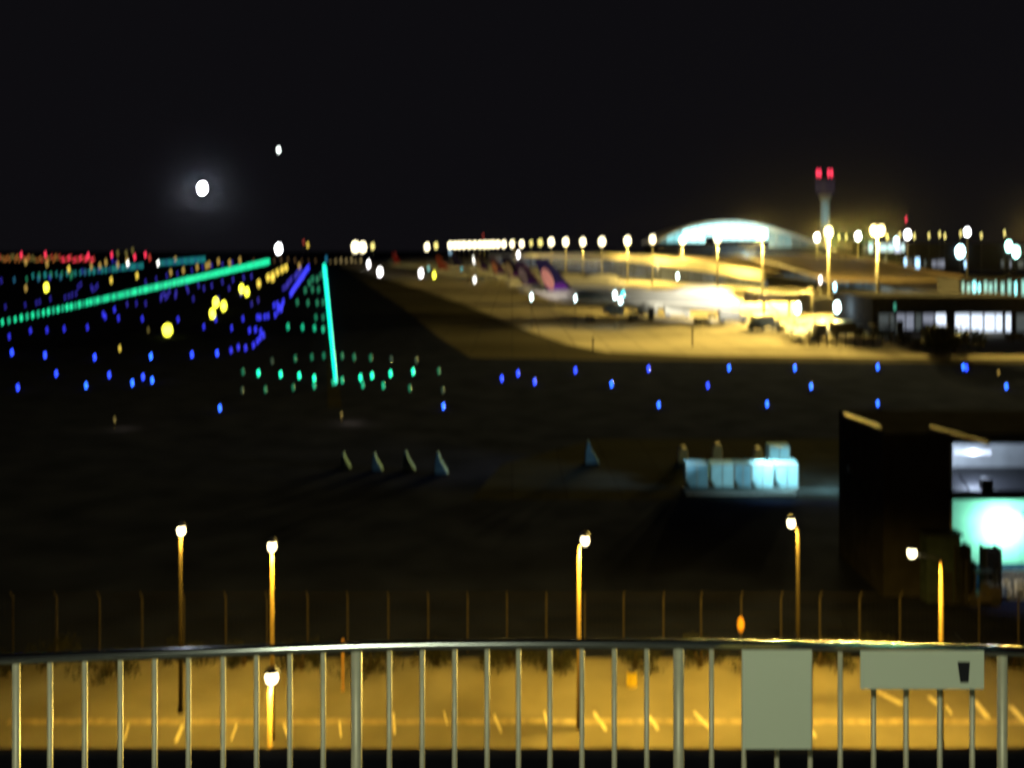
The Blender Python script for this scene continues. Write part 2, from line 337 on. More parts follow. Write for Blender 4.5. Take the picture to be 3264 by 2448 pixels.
for (x, y), m, lab in (((300, 320), E_r1, 'taller red light in the far band, first from the left edge'), ((640, 315), E_r1, 'taller red light above a yellow one in the far band'), ((1245, 330), E_r1, 'taller red light in the middle of the far band'),
                       ((1575, 320), E_r1, 'red light starting the raised right part of the far band'), ((1900, 350), E_r1, 'red light beside pinkish streak at right of the far band'),
                       ((2050, 320), E_r1, 'bright pink red light above the two orange ones'), ((2110, 360), E_r2, 'darker red light beside the bright pink red one'),
                       ((2085, 450), glow('orange_lens_bright', (1, .5, .12), 6), 'bright orange light, upper of two at the end of the red band'), ((2065, 510), glow('salmon_lens', (1, .3, .15), 4), 'bright salmon light, lower of two at the end of the red band'),
                       ((10, 570), E_r2, 'red light at the left edge of the field'), ((1660, 300), E_y4, 'brownish light between the raised red lights'), ((1780, 300), E_y4, 'faint pale yellow tall light over the red band'), ((1870, 260), E_y4, 'faint pale tall light right of the yellow one')):
    polelight(x / 4.424, 740 + y / 4.424, 9 if m in (E_y4, E_r2) else 8, m, 2200, 'approach_light', lab, 'approach light', tall=1.7)

# ================================================================== FLOODLIGHT MASTS
SOD = (1, .70, .15)
E_mast = glow('floodlight_glass', (1, .88, .55), 5); E_mastw = glow('white_floodlight_glass', (.95, .97, 1), 10); E_masty = glow('yellow_floodlight_glass', (1, .85, .25), 2.0)
def mast(px, py, hgt, wpx, m, label, group, P=0, double=False, col=SOD, Y=None, spot=None):
    if Y is None: Y = (hgt - H) * F / (HZ - py)
    else: hgt = at(px, py, Y).z
    x = (px - CX) / F * Y; s = wpx * Y / F
    t = thing('floodlight_mast', (x, Y, 0), label, 'light mast', group)
    MB().tube([(0,0,0), (0,0,hgt*.5), (0,0,hgt - s*.2)], [.55, .42, .25], 10).build('pole', mat('mast_paint', (.3, .28, .2), .5, .1, .1, .5), t, smooth=True)
    MB().tube([(0,0,-.25), (0,0,.25)], [1.1, 1.1], 14).build('crown_ring', M_galv, t, (0, 0, hgt - s*.55))
    for q in ((-.45, .45) if double else (0,)):
        hb = MB(); hb.ell((0,0,0), (s*.5, s*.42, s*.5), 12, 8); hb.build('lamp_head', m, t, (q*s*.9, 0, hgt), smooth=True)
    if P:
        point((x, Y, hgt - s*.2 - 1.2), P * 9, col, 1.5, parent=t)
        if spot: point((x, Y, hgt - s*.2 - 1.3), spot * 85, col, 1.5, 'SPOT', parent=t, aim=(x - 12, Y - 165, 0), size=95, blend=1)
    return t
near = [(1757,771,21,0),(1803,771,21,0),(1858,771,21,90000),(1919,770,24,0),(2000,767,24,190000),(2080,763,23,0),(2176,766,23,190000),(2287,761,25,150000)]
G_m = 'floodlight masts in the long receding row'
far = [1435,1450,1464,1479,1496,1513,1530,1545,1559,1572,1587,1606,1633,1663]
for i, x in enumerate(far):
    mast(x, 782 - i * .35, 30, 17, E_mast, 'far floodlight mast in the merged left end of the receding row', 'far floodlight masts', P=600000 if x == 1559 else 0, Y=1900 - i * 55)
mast(1693, 775, 30, 12, E_masty, 'dimmer yellow floodlight mast in the receding row', None, Y=1130)
mast(1722, 773, 30, 17, E_masty, 'floodlight mast right beside the dimmer yellow one', None, Y=1080)
ords = ['first', 'second', 'third', 'fourth', 'fifth', 'sixth', 'seventh', 'eighth']
for i, (x, y, wp, P) in enumerate(near):
    mast(x, y, 30, wp, E_mast, ('%s separate white floodlight mast, counted from the merged lights towards the arched roof' % ords[i]), G_m, P)
mast(2430, 746, 30, 30, E_mast, 'tall floodlight mast in front of the right end of the arched roof', G_m, 90000, spot=170000)
mast(2641, 740, 30, 30, E_mast, 'tall floodlight mast under the control tower', G_m, 80000, spot=170000)
mast(2797, 734, 30, 27, E_mast, 'tall floodlight mast with two joined lamp heads', G_m, 90000, double=True, spot=130000)
mast(3330, 735, 30, 30, E_mast, 'tall floodlight mast at the right edge', G_m, 2000, spot=160000)
mast(1640, 771, 30, 5, E_masty, 'slim unlit looking mast before the far tails', 'far floodlight masts', P=0, Y=900)
for x, y, wp, lab in ((2604,757,21,'smaller white lamp mast left of the tower mast'), (2735,753,22,'smaller white lamp mast between tower mast and double headed mast'), (2893,748,24,'white lamp mast right of the double headed mast'), (3083,740,22,'white lamp mast standing alone over the dark roofs at right')):
    mast(x, y, 30, wp, E_mastw, lab, 'white lamp masts behind the terminal', P=0, Y=620)
for x, y in ((2674,755),(2697,755),(2828,757),(2868,749),(2915,753),(2961,751),(2995,747),(3012,753),(3062,745),(3128,751),(3202,743)):
    polelight(x, y, 7, E_masty, 560, 'yellow_street_lamp', 'small yellow lamp on a thin pole behind the terminal wing', 'street lamp', 'yellow lamps behind the terminal', tall=2.2)
# lone lights along the horizon at left
for x, y, wp, m, lab in ((888,793,25,E_mastw,'big white floodlight alone on the left horizon'), (1133,787,28,E_mast,'left half of the widest white light on the horizon'), (1156,788,26,E_mast,'right half of the widest white light on the horizon'),
                         (1188,785,14,E_masty,'yellow light beside the widest white horizon light'), (1361,787,18,E_mast,'pale light left of the yellow one before the merged row'), (1390,783,14,E_masty,'yellow light just before the merged row of masts'),
                         (981,781,10,E_y2,'small yellow light right of a red one on the left horizon'), (968,772,7,E_r2,'small red light on the left horizon'), (1435,803,13,glow('sky_blue_lens', (.35, .6, .8), .9),'pale blue light hanging under the merged row of masts'),
                         (1258,816,13,E_r2,'dark red light between two groups of white lights'), (1540,752,6,E_r2,'faint red light above the merged row')):
    polelight(x, y, wp, m, 2500, 'horizon_light', lab, 'horizon light', tall=1.15)
polelight(2888, 699, 6, E_r1, 1300, 'warning_light', 'red warning light on a thin mast right of the tower', 'warning light', tall=2.4)

# ================================================================== TERMINAL WITH THE ARCHED ROOF
YT = 1000
arc = [(2090,768),(2120,750),(2150,735),(2200,718),(2250,708),(2300,704),(2350,706),(2400,713),(2450,724),(2520,745),(2600,772),(2660,795)]
term = thing('terminal_hall', at(2350, 800, YT) * Vector((1, 1, 0)) if False else Vector((at(2350, 800, YT).x, YT, 0)), 'glowing terminal hall under a wide arched white roof', 'terminal')
tx = term.location.x
rb = MB(); up = [(at(x, y, YT).x - tx, at(x, y, YT).z) for x, y in arc]; lo = [(a, b_ - 1.6) for a, b_ in up]
for i in range(len(up) - 1):
    rb.prism([up[i], up[i+1], lo[i+1], lo[i]], -8, 110)
rb.build('arched_roof', M_roofpale, term)
def arcy(x):
    for (a, b_), (c, d) in zip(arc, arc[1:]):
        if a <= x <= c: return b_ + (d - b_) * (x - a) / (c - a)
    return 795
xs = list(range(2100, 2650, 25))
lv = [glow('hall_glass_%d' % i, c, s) for i, (c, s) in enumerate((((.1, .3, .3), .12), ((.25, .6, .6), .35), ((.25, .75, .8), 1.1), ((.5, 1, 1), 2.4)))]
for i, x in enumerate(xs):
    x1 = x + 23.5; yb = 772 if x < 2230 else (752 if x < 2270 else 764)
    if x >= 2450: yb = 788
    top0, top1 = arcy(x) + 2.6 * F / YT, arcy(x1) + 2.6 * F / YT
    if min(top0, top1) > yb - 2: continue
    k = 1 if x < 2125 else 2 if x < 2160 else 3 if x < 2440 else 1 if x < 2520 else 0
    P = [at(x, top0, YT), at(x1, top1, YT), at(x1, yb, YT), at(x, yb, YT)]
    MB().prism([(p.x - tx, p.z) for p in P], 0, .6).build('glass_bay', lv[k], term)
wl = MB(); p, q = at(2096, 776, YT), at(2655, 800, YT)
wl.box(p.x - tx, q.x - tx, 1.2, 100, 0, p.z - 2); wl.build('hall_wall', M_wall_dark, term)
point((tx + 5, YT - 25, 30), 120000, (.55, .95, 1), 3, parent=term)

# control tower
Yc = 1150; ct = thing('control_tower', (at(2630, 800, Yc).x, Yc, 0), 'control tower with red lamps on top and dim teal lit shaft', 'tower')
zt = at(2630, 566, Yc).z; zc0 = at(2630, 622, Yc).z; zs = at(2630, 640, Yc).z
MB().tube([(0,0,0), (0,0,zs*.6), (0,0,zs), (0,0,zc0)], [6.2, 5.2, 5.2, 7.5], 20).build('shaft', mat('tower_concrete', (.45, .45, .45), .8, 0, .1, .1), ct, smooth=True)
MB().tube([(0,0,zc0), (0,0,zc0+4), (0,0,zt-7), (0,0,zt-3)], [8, 10.5, 11, 10], 20).build('control_room', mat('tower_glass', (.05, .045, .07), .2, 0, .1, .2, emit=(.25, .2, .4), es=.05), ct)
MB().tube([(0,0,zt-3), (0,0,zt)], [11.2, 10.6], 20).build('cab_roof', M_dark, ct)
for dx, dy in ((-25, 0), (-14, 2), (11, 0), (23, 2)):
    q = at(2630 + dx, 552, Yc)
    b = MB(); b.tube([(0,0,-8), (0,0,0)], .25, 6, 0); b.ell((0, 0, 0), (1.3, 1.3, 4.6), 8, 6, 1)
    b.build('warning_lamp', [M_dark, E_r1], ct, (q.x - ct.location.x, dy, q.z), smooth=True)
point((ct.location.x - 18, Yc - 55, zs - 28), 60000, (.3, .8, .9), 2, 'SPOT', parent=ct, aim=(ct.location.x, Yc, zs - 14), size=40, blend=1)

# ================================================================== PIERS
def window_mat(name, c1, c2, s, size, thr=.5):
    """glass wall: panes, some lit, some dark"""
    m = bpy.data.materials.new(name); m.use_nodes = True; n = m.node_tree; b = n.nodes['Principled BSDF']
    b.inputs['Base Color'].default_value = (.06, .065, .07, 1); b.inputs['Roughness'].default_value = .25
    tc = n.nodes.new('ShaderNodeTexCoord'); br = n.nodes.new('ShaderNodeTexBrick'); br.offset = 0
    mp = n.nodes.new('ShaderNodeMapping'); mp.inputs['Rotation'].default_value = (R(90), 0, 0)
    n.links.new(tc.outputs['Object'], mp.inputs['Vector']); n.links.new(mp.outputs['Vector'], br.inputs['Vector'])
    br.inputs['Scale'].default_value = 1; br.inputs['Brick Width'].default_value = size; br.inputs['Row Height'].default_value = size * .6; br.inputs['Mortar Size'].default_value = size * .05
    br.inputs['Color1'].default_value = (*c1, 1); br.inputs['Color2'].default_value = (*c2, 1); br.inputs['Mortar'].default_value = (.01, .01, .01, 1)
    nz = n.nodes.new('ShaderNodeTexNoise'); nz.inputs['Scale'].default_value = .06; nz.inputs['Detail'].default_value = 3
    n.links.new(tc.outputs['Object'], nz.inputs['Vector'])
    mr = n.nodes.new('ShaderNodeMapRange'); mr.inputs['From Min'].default_value = .35; mr.inputs['From Max'].default_value = .65; mr.inputs['To Min'].default_value = s * .3; mr.inputs['To Max'].default_value = s * 1.5
    n.links.new(nz.outputs['Fac'], mr.inputs['Value'])
    n.links.new(br.outputs['Color'], b.inputs['Emission Color']); n.links.new(mr.outputs['Result'], b.inputs['Emission Strength'])
    m.cycles.emission_sampling = 'NONE'
    return m
def pier(name, label, pts, mats, depth=28):
    """pts: (px, ground row, roof-edge top row, roof-edge bottom row)"""
    P = []
    for px, yg, yt, yb in pts:
        g = gnd(px, yg); P.append((g.x, g.y, at(px, yt, g.y).z, at(px, yb, g.y).z))
    t = thing(name, (P[0][0], P[0][1], 0), label, 'building'); ox, oy = P[0][:2]
    fa, gl, rf = MB(), MB(), MB()
    for a, b_ in zip(P, P[1:]):
        d = Vector((b_[0]-a[0], b_[1]-a[1], 0)).normalized(); nrm = Vector((-d.y, d.x, 0))
        if nrm.y < 0: nrm = -nrm
        def V(p, z, off): return (p[0]-ox+nrm.x*off, p[1]-oy+nrm.y*off, z)
        def hexa(mb, z0a, z1a, z0b, z1b, o0, o1):
            vs = [V(a,z0a,o0), V(b_,z0b,o0), V(b_,z0b,o1), V(a,z0a,o1), V(a,z1a,o0), V(b_,z1b,o0), V(b_,z1b,o1), V(a,z1a,o1)]
            mb.add(vs, [(3,2,1,0),(4,5,6,7),(0,1,5,4),(1,2,6,5),(2,3,7,6),(3,0,4,7)])
        hexa(fa, a[3], a[2], b_[3], b_[2], -1.5, .4)
        hexa(gl, 0, a[3]-.01, 0, b_[3]-.01, .6, 2)
        hexa(rf, a[2]-2, a[2]-.6, b_[2]-2, b_[2]-.6, .42, depth)
    gl.build('glass_wall', mats[1], t); fa.build('roof_edge', mats[0], t); rf.build('roof', mats[2], t)
    return t
M_faA = mat('pale_fascia', (.72, .67, .5), .55, 0, .1, .05)
M_pierglass = window_mat('pier_glass', (.35, .5, .6), (.2, .25, .25), .11, 6)
pier('departure_pier', 'long curved pier whose pale roof edge catches the floodlights', [(1560,836,815,828),(1660,845,810,822),(1763,856,808,821),(1850,868,806,823),(1917,878,806,826),(2000,886,810,832),(2084,894,816,843),(2190,902,826,856),(2291,908,842,872),(2380,913,855,887),(2440,916,864,895)],
     (M_faA, M_pierglass, M_roof_brown), 40)
M_faB = mat('brown_fascia', (.17, .12, .07), .7, 0, .25, .05)
pier('terminal_wing', 'broad dark brown terminal wing with a row of dim teal windows', [(2120,842,806,836),(2300,856,808,842),(2440,868,806,848),(2600,896,812,868),(2700,912,818,884),(2830,930,836,912),(2960,946,862,926),(3085,962,884,942)],
     (M_faB, window_mat('wing_glass', (.3, .55, .6), (.25, .35, .4), .22, 5), M_roof_brown), 60)
# lit amber ramp edge on the wing
def block(name, label, x0, x1, yg, yt, m, depth=20, cat='building'):
    g0, g1 = gnd(x0, yg), gnd(x1, yg); z = at(x0, yt, g0.y).z
    t = thing(name, ((g0.x+g1.x)/2, g0.y, 0), label, cat); hw = (g1.x-g0.x)/2
    MB().box(-hw, hw, 0, depth, 0, z).build('wall', m, t)
    MB().box(-hw-.5, hw+.5, -.5, depth+.5, z, z+.5).build('roof', M_wall_dark, t)
    return t, g0.y
def pane(t, Y, x0, x1, yt, yb, m, name='window', dz=.12):
    a, c = at(x0, yt, Y), at(x1, yb, Y); ox = t.location.x
    MB().box(a.x-ox, c.x-ox, -dz, -.01, c.z, a.z).build(name, m, t)
W_white = glow('white_lit_glass', (.75, .85, 1), 1.5); W_wd = glow('grey_lit_glass', (.55, .6, .75), .4); W_blue = glow('blue_lit_glass', (.4, .7, 1), 2.4); W_teal = glow('teal_lit_glass', (.3, .85, .8), .9)
W_tealb = glow('bright_teal_lit_glass', (.25, .9, .95), 3); W_dim = glow('dim_lit_glass', (.25, .3, .3), .25); W_pale = glow('pale_lit_glass', (.7, 1, .97), 1.3)
bC, Yc2 = block('office_block', 'dark far office block with pale and blue lit windows behind the terminal wing', 2745, 3330, 862, 778, M_wall_dark, 30)
for x0, x1, y0, y1, m in ((2752,2764,776,802,W_dim),(2768,2782,774,803,W_pale),(2804,2828,780,800,W_pale),(2830,2850,778,800,W_pale),(2852,2872,778,803,W_white),(2874,2884,778,800,W_pale),(2888,2895,782,800,W_dim),
                          (2820,2826,818,842,W_dim),(2881,2892,824,856,W_blue),(2894,2908,826,852,W_dim),(2917,2932,824,858,W_blue),(2945,2952,830,850,W_dim),(2970,2984,832,850,W_wd),(2988,3012,830,852,W_wd),(3190,3200,830,850,W_dim),(3218,3224,832,850,W_wd),(3245,3262,832,852,W_dim)):
    pane(bC, Yc2, x0, x1, y0, y1, m)
bD, Yd = block('gate_lounge', 'gate lounge with slanted glowing teal windows at the right edge', 3056, 3330, 985, 892, M_wall_dark, 20)
for k, x in enumerate((3066, 3082, 3100, 3118, 3136, 3152, 3170, 3190, 3212, 3234, 3256, 3280)):
    pane(bD, Yd, x, x + (11 if k % 3 else 7), 900 + (k % 2) * 6 - k * .6, 952 - (k % 4) * 4, W_tealb if k in (2, 3, 9) else W_teal)
bE, Ye = block('cargo_hall', 'low hall with a bright row of bluish white windows on the apron', 2782, 3330, 1064, 952, M_wall_dark, 34)
for x0, x1, m in ((2800,2850,W_dim),(2858,2884,W_wd),(2888,2912,W_wd),(2918,2936,W_dim),(2942,2976,W_wd),(2982,3015,W_white),(3044,3090,W_white),(3096,3132,W_white),(3138,3170,W_white),(3174,3194,W_white),(3205,3222,W_white),(3240,3275,W_dim)):
    pane(bE, Ye, x0, x1, 1001, 1050 if x0 < 3030 else 1056, m)
pane(bE, Ye, 2848, 2856, 968, 988, glow('green_lit_sign', (.1, .6, .4), .6), 'exit_lamp')
for x0, x1, yg, yt, lab in ((2706,2776,1012,950,'cream boxy gate house left of the low hall'), (2598,2668,1000,955,'cream flat gate house with yellow lit wall')):
    block('gate_house', lab, x0, x1, yg, yt, M_cream, 8)

# ================================================================== AIRCRAFT
def loft(mb, st, n=18, mi=0):
    vs = []; fs = []
    for x, ry, rz, cz in st:
        for k in range(n):
            t = 2*math.pi*k/n; vs.append((x, ry*math.cos(t), cz + rz*math.sin(t)))
    for i in range(len(st)-1):
        for k in range(n): fs.append((i*n+k, (i+1)*n+k, (i+1)*n+(k+1)%n, i*n+(k+1)%n))
    fs += [tuple(range(n)), tuple((len(st)-1)*n + k for k in range(n-1, -1, -1))]
    mb.add(vs, fs, mi)
def airliner(X, Y, rz, label, body, finm, belly=None, scale=1, hump=True, emblem=None, base=None, lit=False):
    t = thing('airliner', (X, Y, 0), label, 'airliner', 'airliners parked along the pier', rz); t.scale = (scale,)*3
    fb = MB()
    st = [(-36,.5,.6,7.2),(-32,1.2,1.5,6.9),(-26,2.1,2.4,6.5),(-18,2.9,3.0,6.1),(-8,3.25,3.3,5.9),(8,3.25,3.3,5.9)]
    st += [(13,3.25,3.5,6.0),(17,3.25,4.2,6.6),(25,3.2,4.3,6.6),(29,2.9,3.9,6.3),(32,2.2,2.8,5.7),(34,1.3,1.6,5.2),(35.2,.3,.35,4.9)] if hump else [(20,3.25,3.3,5.9),(29,2.9,2.9,5.8),(32,2.2,2.2,5.5),(34,1.3,1.3,5.2),(35.2,.3,.3,4.9)]
    loft(fb, st); fb.build('fuselage', body, t, smooth=True)
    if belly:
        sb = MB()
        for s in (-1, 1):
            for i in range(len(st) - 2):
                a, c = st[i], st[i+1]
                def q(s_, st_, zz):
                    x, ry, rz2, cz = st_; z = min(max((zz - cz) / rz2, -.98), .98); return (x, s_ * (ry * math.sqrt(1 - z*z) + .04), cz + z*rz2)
                sb.add([q(s,a,3.0), q(s,c,3.0), q(s,c,9.1 if i < 4 else 5.7), q(s,a,9.1 if i < 4 else 5.7)], [(0,1,2,3)])  # livery stripe; raised over the rear sections to paint in the shade there
        sb.build('stripe_and_rear_shade', belly, t)
    wr = MB()
    for s in (-1, 1): wr.box(-24, 27, s*3.28 - .03, s*3.28 + .03, 6.7, 7.1)
    wr.build('window_row', M_glass_dark, t)
    ck = MB(); ck.box(31.2, 32.2, -1.6, 1.6, 7.7 if hump else 6.6, 8.4 if hump else 7.2); ck.build('cockpit_window', M_glass_dark, t)
    for s in (-1, 1):
        wg = MB(); r0 = [(10, 3), (-7, 3), (-17.5, 30), (-14, 30.5)]
        vs = [(x, s*y, 4.3 + .1*(y-3) + .5*(1 - (y-3)/32)) for x, y in r0] + [(x, s*y, 3.6 + .1*(y-3) + .3*(y-3)/32) for x, y in r0]
        wg.add(vs, [(0,1,2,3),(7,6,5,4),(0,4,5,1),(1,5,6,2),(2,6,7,3),(3,7,4,0)]); wg.build('wing', body, t)
        tp = MB(); r1 = [(-26, 2), (-32, 2), (-35, 10.5), (-33, 11)]
        vs = [(x, s*y, 7.7 + .08*y) for x, y in r1] + [(x, s*y, 7.3 + .08*y) for x, y in r1]
        tp.add(vs, [(0,1,2,3),(7,6,5,4),(0,4,5,1),(1,5,6,2),(2,6,7,3),(3,7,4,0)]); tp.build('tailplane', body, t)
        for ex, ey in (((7, 11.5), (-2, 20.5)) if hump else ((7, 9.5),)):
            en = MB(); en.tube([(ex+3.2, s*ey, 2.9), (ex+2.4, s*ey, 2.9), (ex-1, s*ey, 3), (ex-3.4, s*ey, 3.1)], [1.25, 1.5, 1.4, .8], 16); en.box(ex-2, ex+1, s*ey-.2, s*ey+.2, 4.2, 5.4); en.build('engine', base or body, t, smooth=True)
    fn = MB(); fn.prism([(-22, 8.2), (-32.5, 7.8), (-37, 19.0), (-36.4, 19.6), (-32.6, 19.6)], -.35, .35); fn.build('tail_fin', finm, t)
    if emblem:
        for s in (-1, 1):
            e = MB(); e.ell((0, 0, 0), (1.9, .06, 4.2), 14, 8); eo = e.build('fin_emblem', emblem, t, (-32.1, s*.4, 12.4)); eo.rotation_euler = (0, R(-28), 0)
            e = MB(); e.prism([(-23.5, 8.4), (-31.6, 8.2), (-32.6, 10.3), (-26.2, 11.2)], s*.37, s*.42); e.build('fin_patch', M_violet, t)
    for gx, gy in ((26, 0), (0, 4), (0, -4)):
        g = MB(); g.tube([(gx, gy, .6), (gx, gy, 3.4)], .2, 8, 0)
        for dx in (-.8, .8):
            for dy in (-.5, .5): g.tube([(gx+dx, gy+dy-.2, .65), (gx+dx, gy+dy+.2, .65)], .65, 12, 1)
        g.build('landing_gear', [M_grey, M_tyre], t)
    return t
M_body = mat('aircraft_white', (.8, .79, .76), .35, 0, .04, .3)
nose, tail = (77.5, 334), (9.5, 362)
ang = math.atan2(nose[1]-tail[1], nose[0]-tail[0])
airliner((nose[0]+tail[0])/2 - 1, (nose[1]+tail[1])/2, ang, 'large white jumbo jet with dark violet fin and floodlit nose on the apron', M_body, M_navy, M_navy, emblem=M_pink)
point((10, 312, 7), 60000, (1, .85, .75), .6, 'SPOT', aim=(12, 361, 12), size=34, blend=1)
for tipx, Yt, sc_, fm, em, lab, hm in ((1646, 440, .92, mat('plum_paint', (.10, .05, .12), .4, 0, .1, .5), mat('pale_pink_paint', (.7, .52, .55), .4, 0, .1, .5), 'airliner with pale pink patch on its fin, just behind the jumbo jet', False),
                                 (1604, 540, 1, M_navy, mat('grey_pink_paint', (.5, .42, .42), .4, 0, .1, .5), 'airliner with dark fin third from the jumbo jet', True),
                                 (1562, 650, .95, mat('plum_paint', (.1,.05,.12)), M_pink, 'airliner with pinkish fin fourth from the jumbo jet', False),
                                 (1512, 760, 1, M_navy, mat('grey_pink_paint', (.5,.42,.42)), 'airliner with dark fin fifth from the jumbo jet', True),
                                 (1440, 900, 1, M_navy, None, 'distant airliner with a dark fin below the merged lights', True),
                                 (1250, 1150, 1, M_red, None, 'distant airliner with a dark red fin', False),
                                 (1390, 800, .9, mat('faded_red_paint', (.5, .12, .1), .4, 0, .1, .5), None, 'distant airliner with a faded red fin', False)):
    a = ang + R(-8); d = Vector((math.cos(a), math.sin(a))); x = (tipx - CX) / F * Yt
    airliner(x + 36*sc_*d.x, Yt + 36*sc_*d.y, a, lab, M_body, fm, None, sc_, hm, em)
point((69, 300, 17), 160000, (1, .93, .7), 1, 'SPOT', aim=(66, 330, 7), size=70, blend=1)
# apron work lights
def worklamp(px, py, wpx, m, yg, label, tall=1.3, P=0, col=(1, 1, 1)):
    Y = gnd(px, yg).y; p = at(px, py, Y); s = wpx*Y/F
    t = thing('work_light', (p.x, Y, 0), label, 'work light', 'work lights on the apron')
    b = MB(); b.tube([(0,0,0), (0,0,p.z - s*.4*tall)], .09, 6)
    for a_ in range(3): b.tube([(0,0,1.2), (math.cos(a_*2.1)*.8, math.sin(a_*2.1)*.8, 0)], .05, 5)
    b.build('stand', M_grey, t)
    MB().ell((0, 0, 0), (s*.5, s*.5, s*.5*tall), 10, 7).build('lamp_head', m, t, (0, 0, p.z), smooth=True)
    if P: point((p.x, Y - 1.5*s, p.z), P, col, .5, parent=t)
E_ww = glow('work_lamp_white', (1, .95, .95), 6); E_wc = glow('work_lamp_cyan', (.75, 1, 1), 8); E_cy = glow('work_lamp_blue', (.0, .75, 1), 4)
for px, py, wp, m, yg, tl, lab in (
    (1175,842,13,E_ww,862,1.7,'slender white light left of the round one under the widest horizon light'), (1211,867,20,E_ww,880,1.25,'round bright white light on the far taxiway edge'), (1342,871,17,E_ww,884,1.4,'white light in front of the distant red tail'),
    (1384,877,12,E_y1,890,1.5,'yellow light touching the white light before the distant red tail'), (1366,856,9,glow('teal_work', (.3, .8, .75), 1),880,1.4,'small teal light over the yellow one'), (1471,865,11,E_cy,886,1.6,'cyan light in front of the distant dark fin'),
    (1537,877,12,E_cy,892,1.4,'cyan light right of the distant dark fin'), (1513,826,14,glow('cream_work', (1, .97, .85), 3),850,1.9,'tall creamy light under the merged row of masts'), (1513,892,11,E_w,908,1.5,'pale light below the two cyan ones'),
    (1652,812,12,E_ww,850,1.6,'white light over the fins near the mast row'), (1460,845,12,glow('cream_work2', (1, .95, .6), 1.2),872,1.5,'creamy light beside the distant dark fin'),
    (1694,947,11,E_wc,1045,1.7,'slim white light under the tail of the jumbo jet'), (1834,951,10,E_wc,1045,1.7,'slim white light under the rear body of the jumbo jet'), (1960,941,15,E_wc,1045,1.5,'white light touching a cyan one by the jumbo jet'),
    (1986,938,13,E_cy,1045,1.4,'cyan light touching the white one by the jumbo jet'), (1978,958,15,E_wc,1045,1.2,'white light beneath the cyan one by the jumbo jet'), (2160,881,10,E_wc,912,1.8,'slim pale light in front of the pier glass'),
    (2615,892,11,glow('pink_white_work', (1, .9, .85), 6),960,2.0,'pinkish white light before the brown wing'), (2661,915,13,glow('sky_work', (.35, .75, 1), 6),970,1.8,'sky blue light right of the pinkish white one'),
    (2543,982,22,E_wc,1045,1.5,'big cyan white light over the service vehicles, left one'), (2668,979,25,E_wc,1045,1.4,'big cyan white light over the service vehicles, right one'),
    (3060,802,32,glow('cyan_flood', (.6, .95, 1), 10),862,1.15,'large cyan white floodlight over the dark roofs'), (3077,842,9,W_blue,862,2.4,'thin blue light right under the large cyan floodlight'),
    (3215,785,24,glow('mint_flood', (.5, 1, .9), 9),862,1.3,'mint floodlight near the right edge, upper one'), (3238,803,26,glow('mint_flood', (.5, 1, .9), 9),862,1.3,'mint floodlight near the right edge, lower one'),
    (2857,768,18,glow('sky_flood', (.7, .95, 1), 6),862,1.2,'bluish floodlight between the double mast and white mast'), (2534,1018,7,E_r2,1040,1.6,'small red lamp under the left big work light'), (2657,1023,8,E_r2,1045,1.8,'small red lamp under the right big work light'), (2740,1010,10,E_r1,1040,1.4,'red lamp by the cream gate house'),
    (1929,892,15,glow('amber_work', (.9, .7, .35), .9),925,1.6,'amber light seen over the jumbo jet body'), (2097,852,8,glow('cream_work3', (.9, .85, .7), .7),900,1.6,'pale lamp below the pier roof edge')):
    worklamp(px, py, wp, m, yg, lab, tl, P=2500 if (px, py) in ((2543,982),(2668,979)) else 0, col=(.7, 1, 1))
# cream haze of lamps on the far apron
for k, (x, y) in enumerate(((600,330),(640,320),(680,310),(720,315),(760,305),(790,325),(830,310),(560,345))):
    px, py = z2(x, y); polelight(px, py, 9, glow('far_amber_lens', (.75, .55, .22), .35), 2000, 'far_street_lamp', 'faint amber lamp in the glow right of the cyan row end', 'street lamp', 'faint amber far lamps', tall=1.6)
for k, x in enumerate(range(20, 520, 52)):
    px, py = z2(x, 312 + 10*math.sin(k)); polelight(px, py, 8, glow('far_brown_lens', (.4, .22, .08), .22), 2100, 'far_street_lamp', 'very faint brown lamp between the green row end and the cyan row end', 'street lamp', 'faint brown far lamps', tall=1.6)

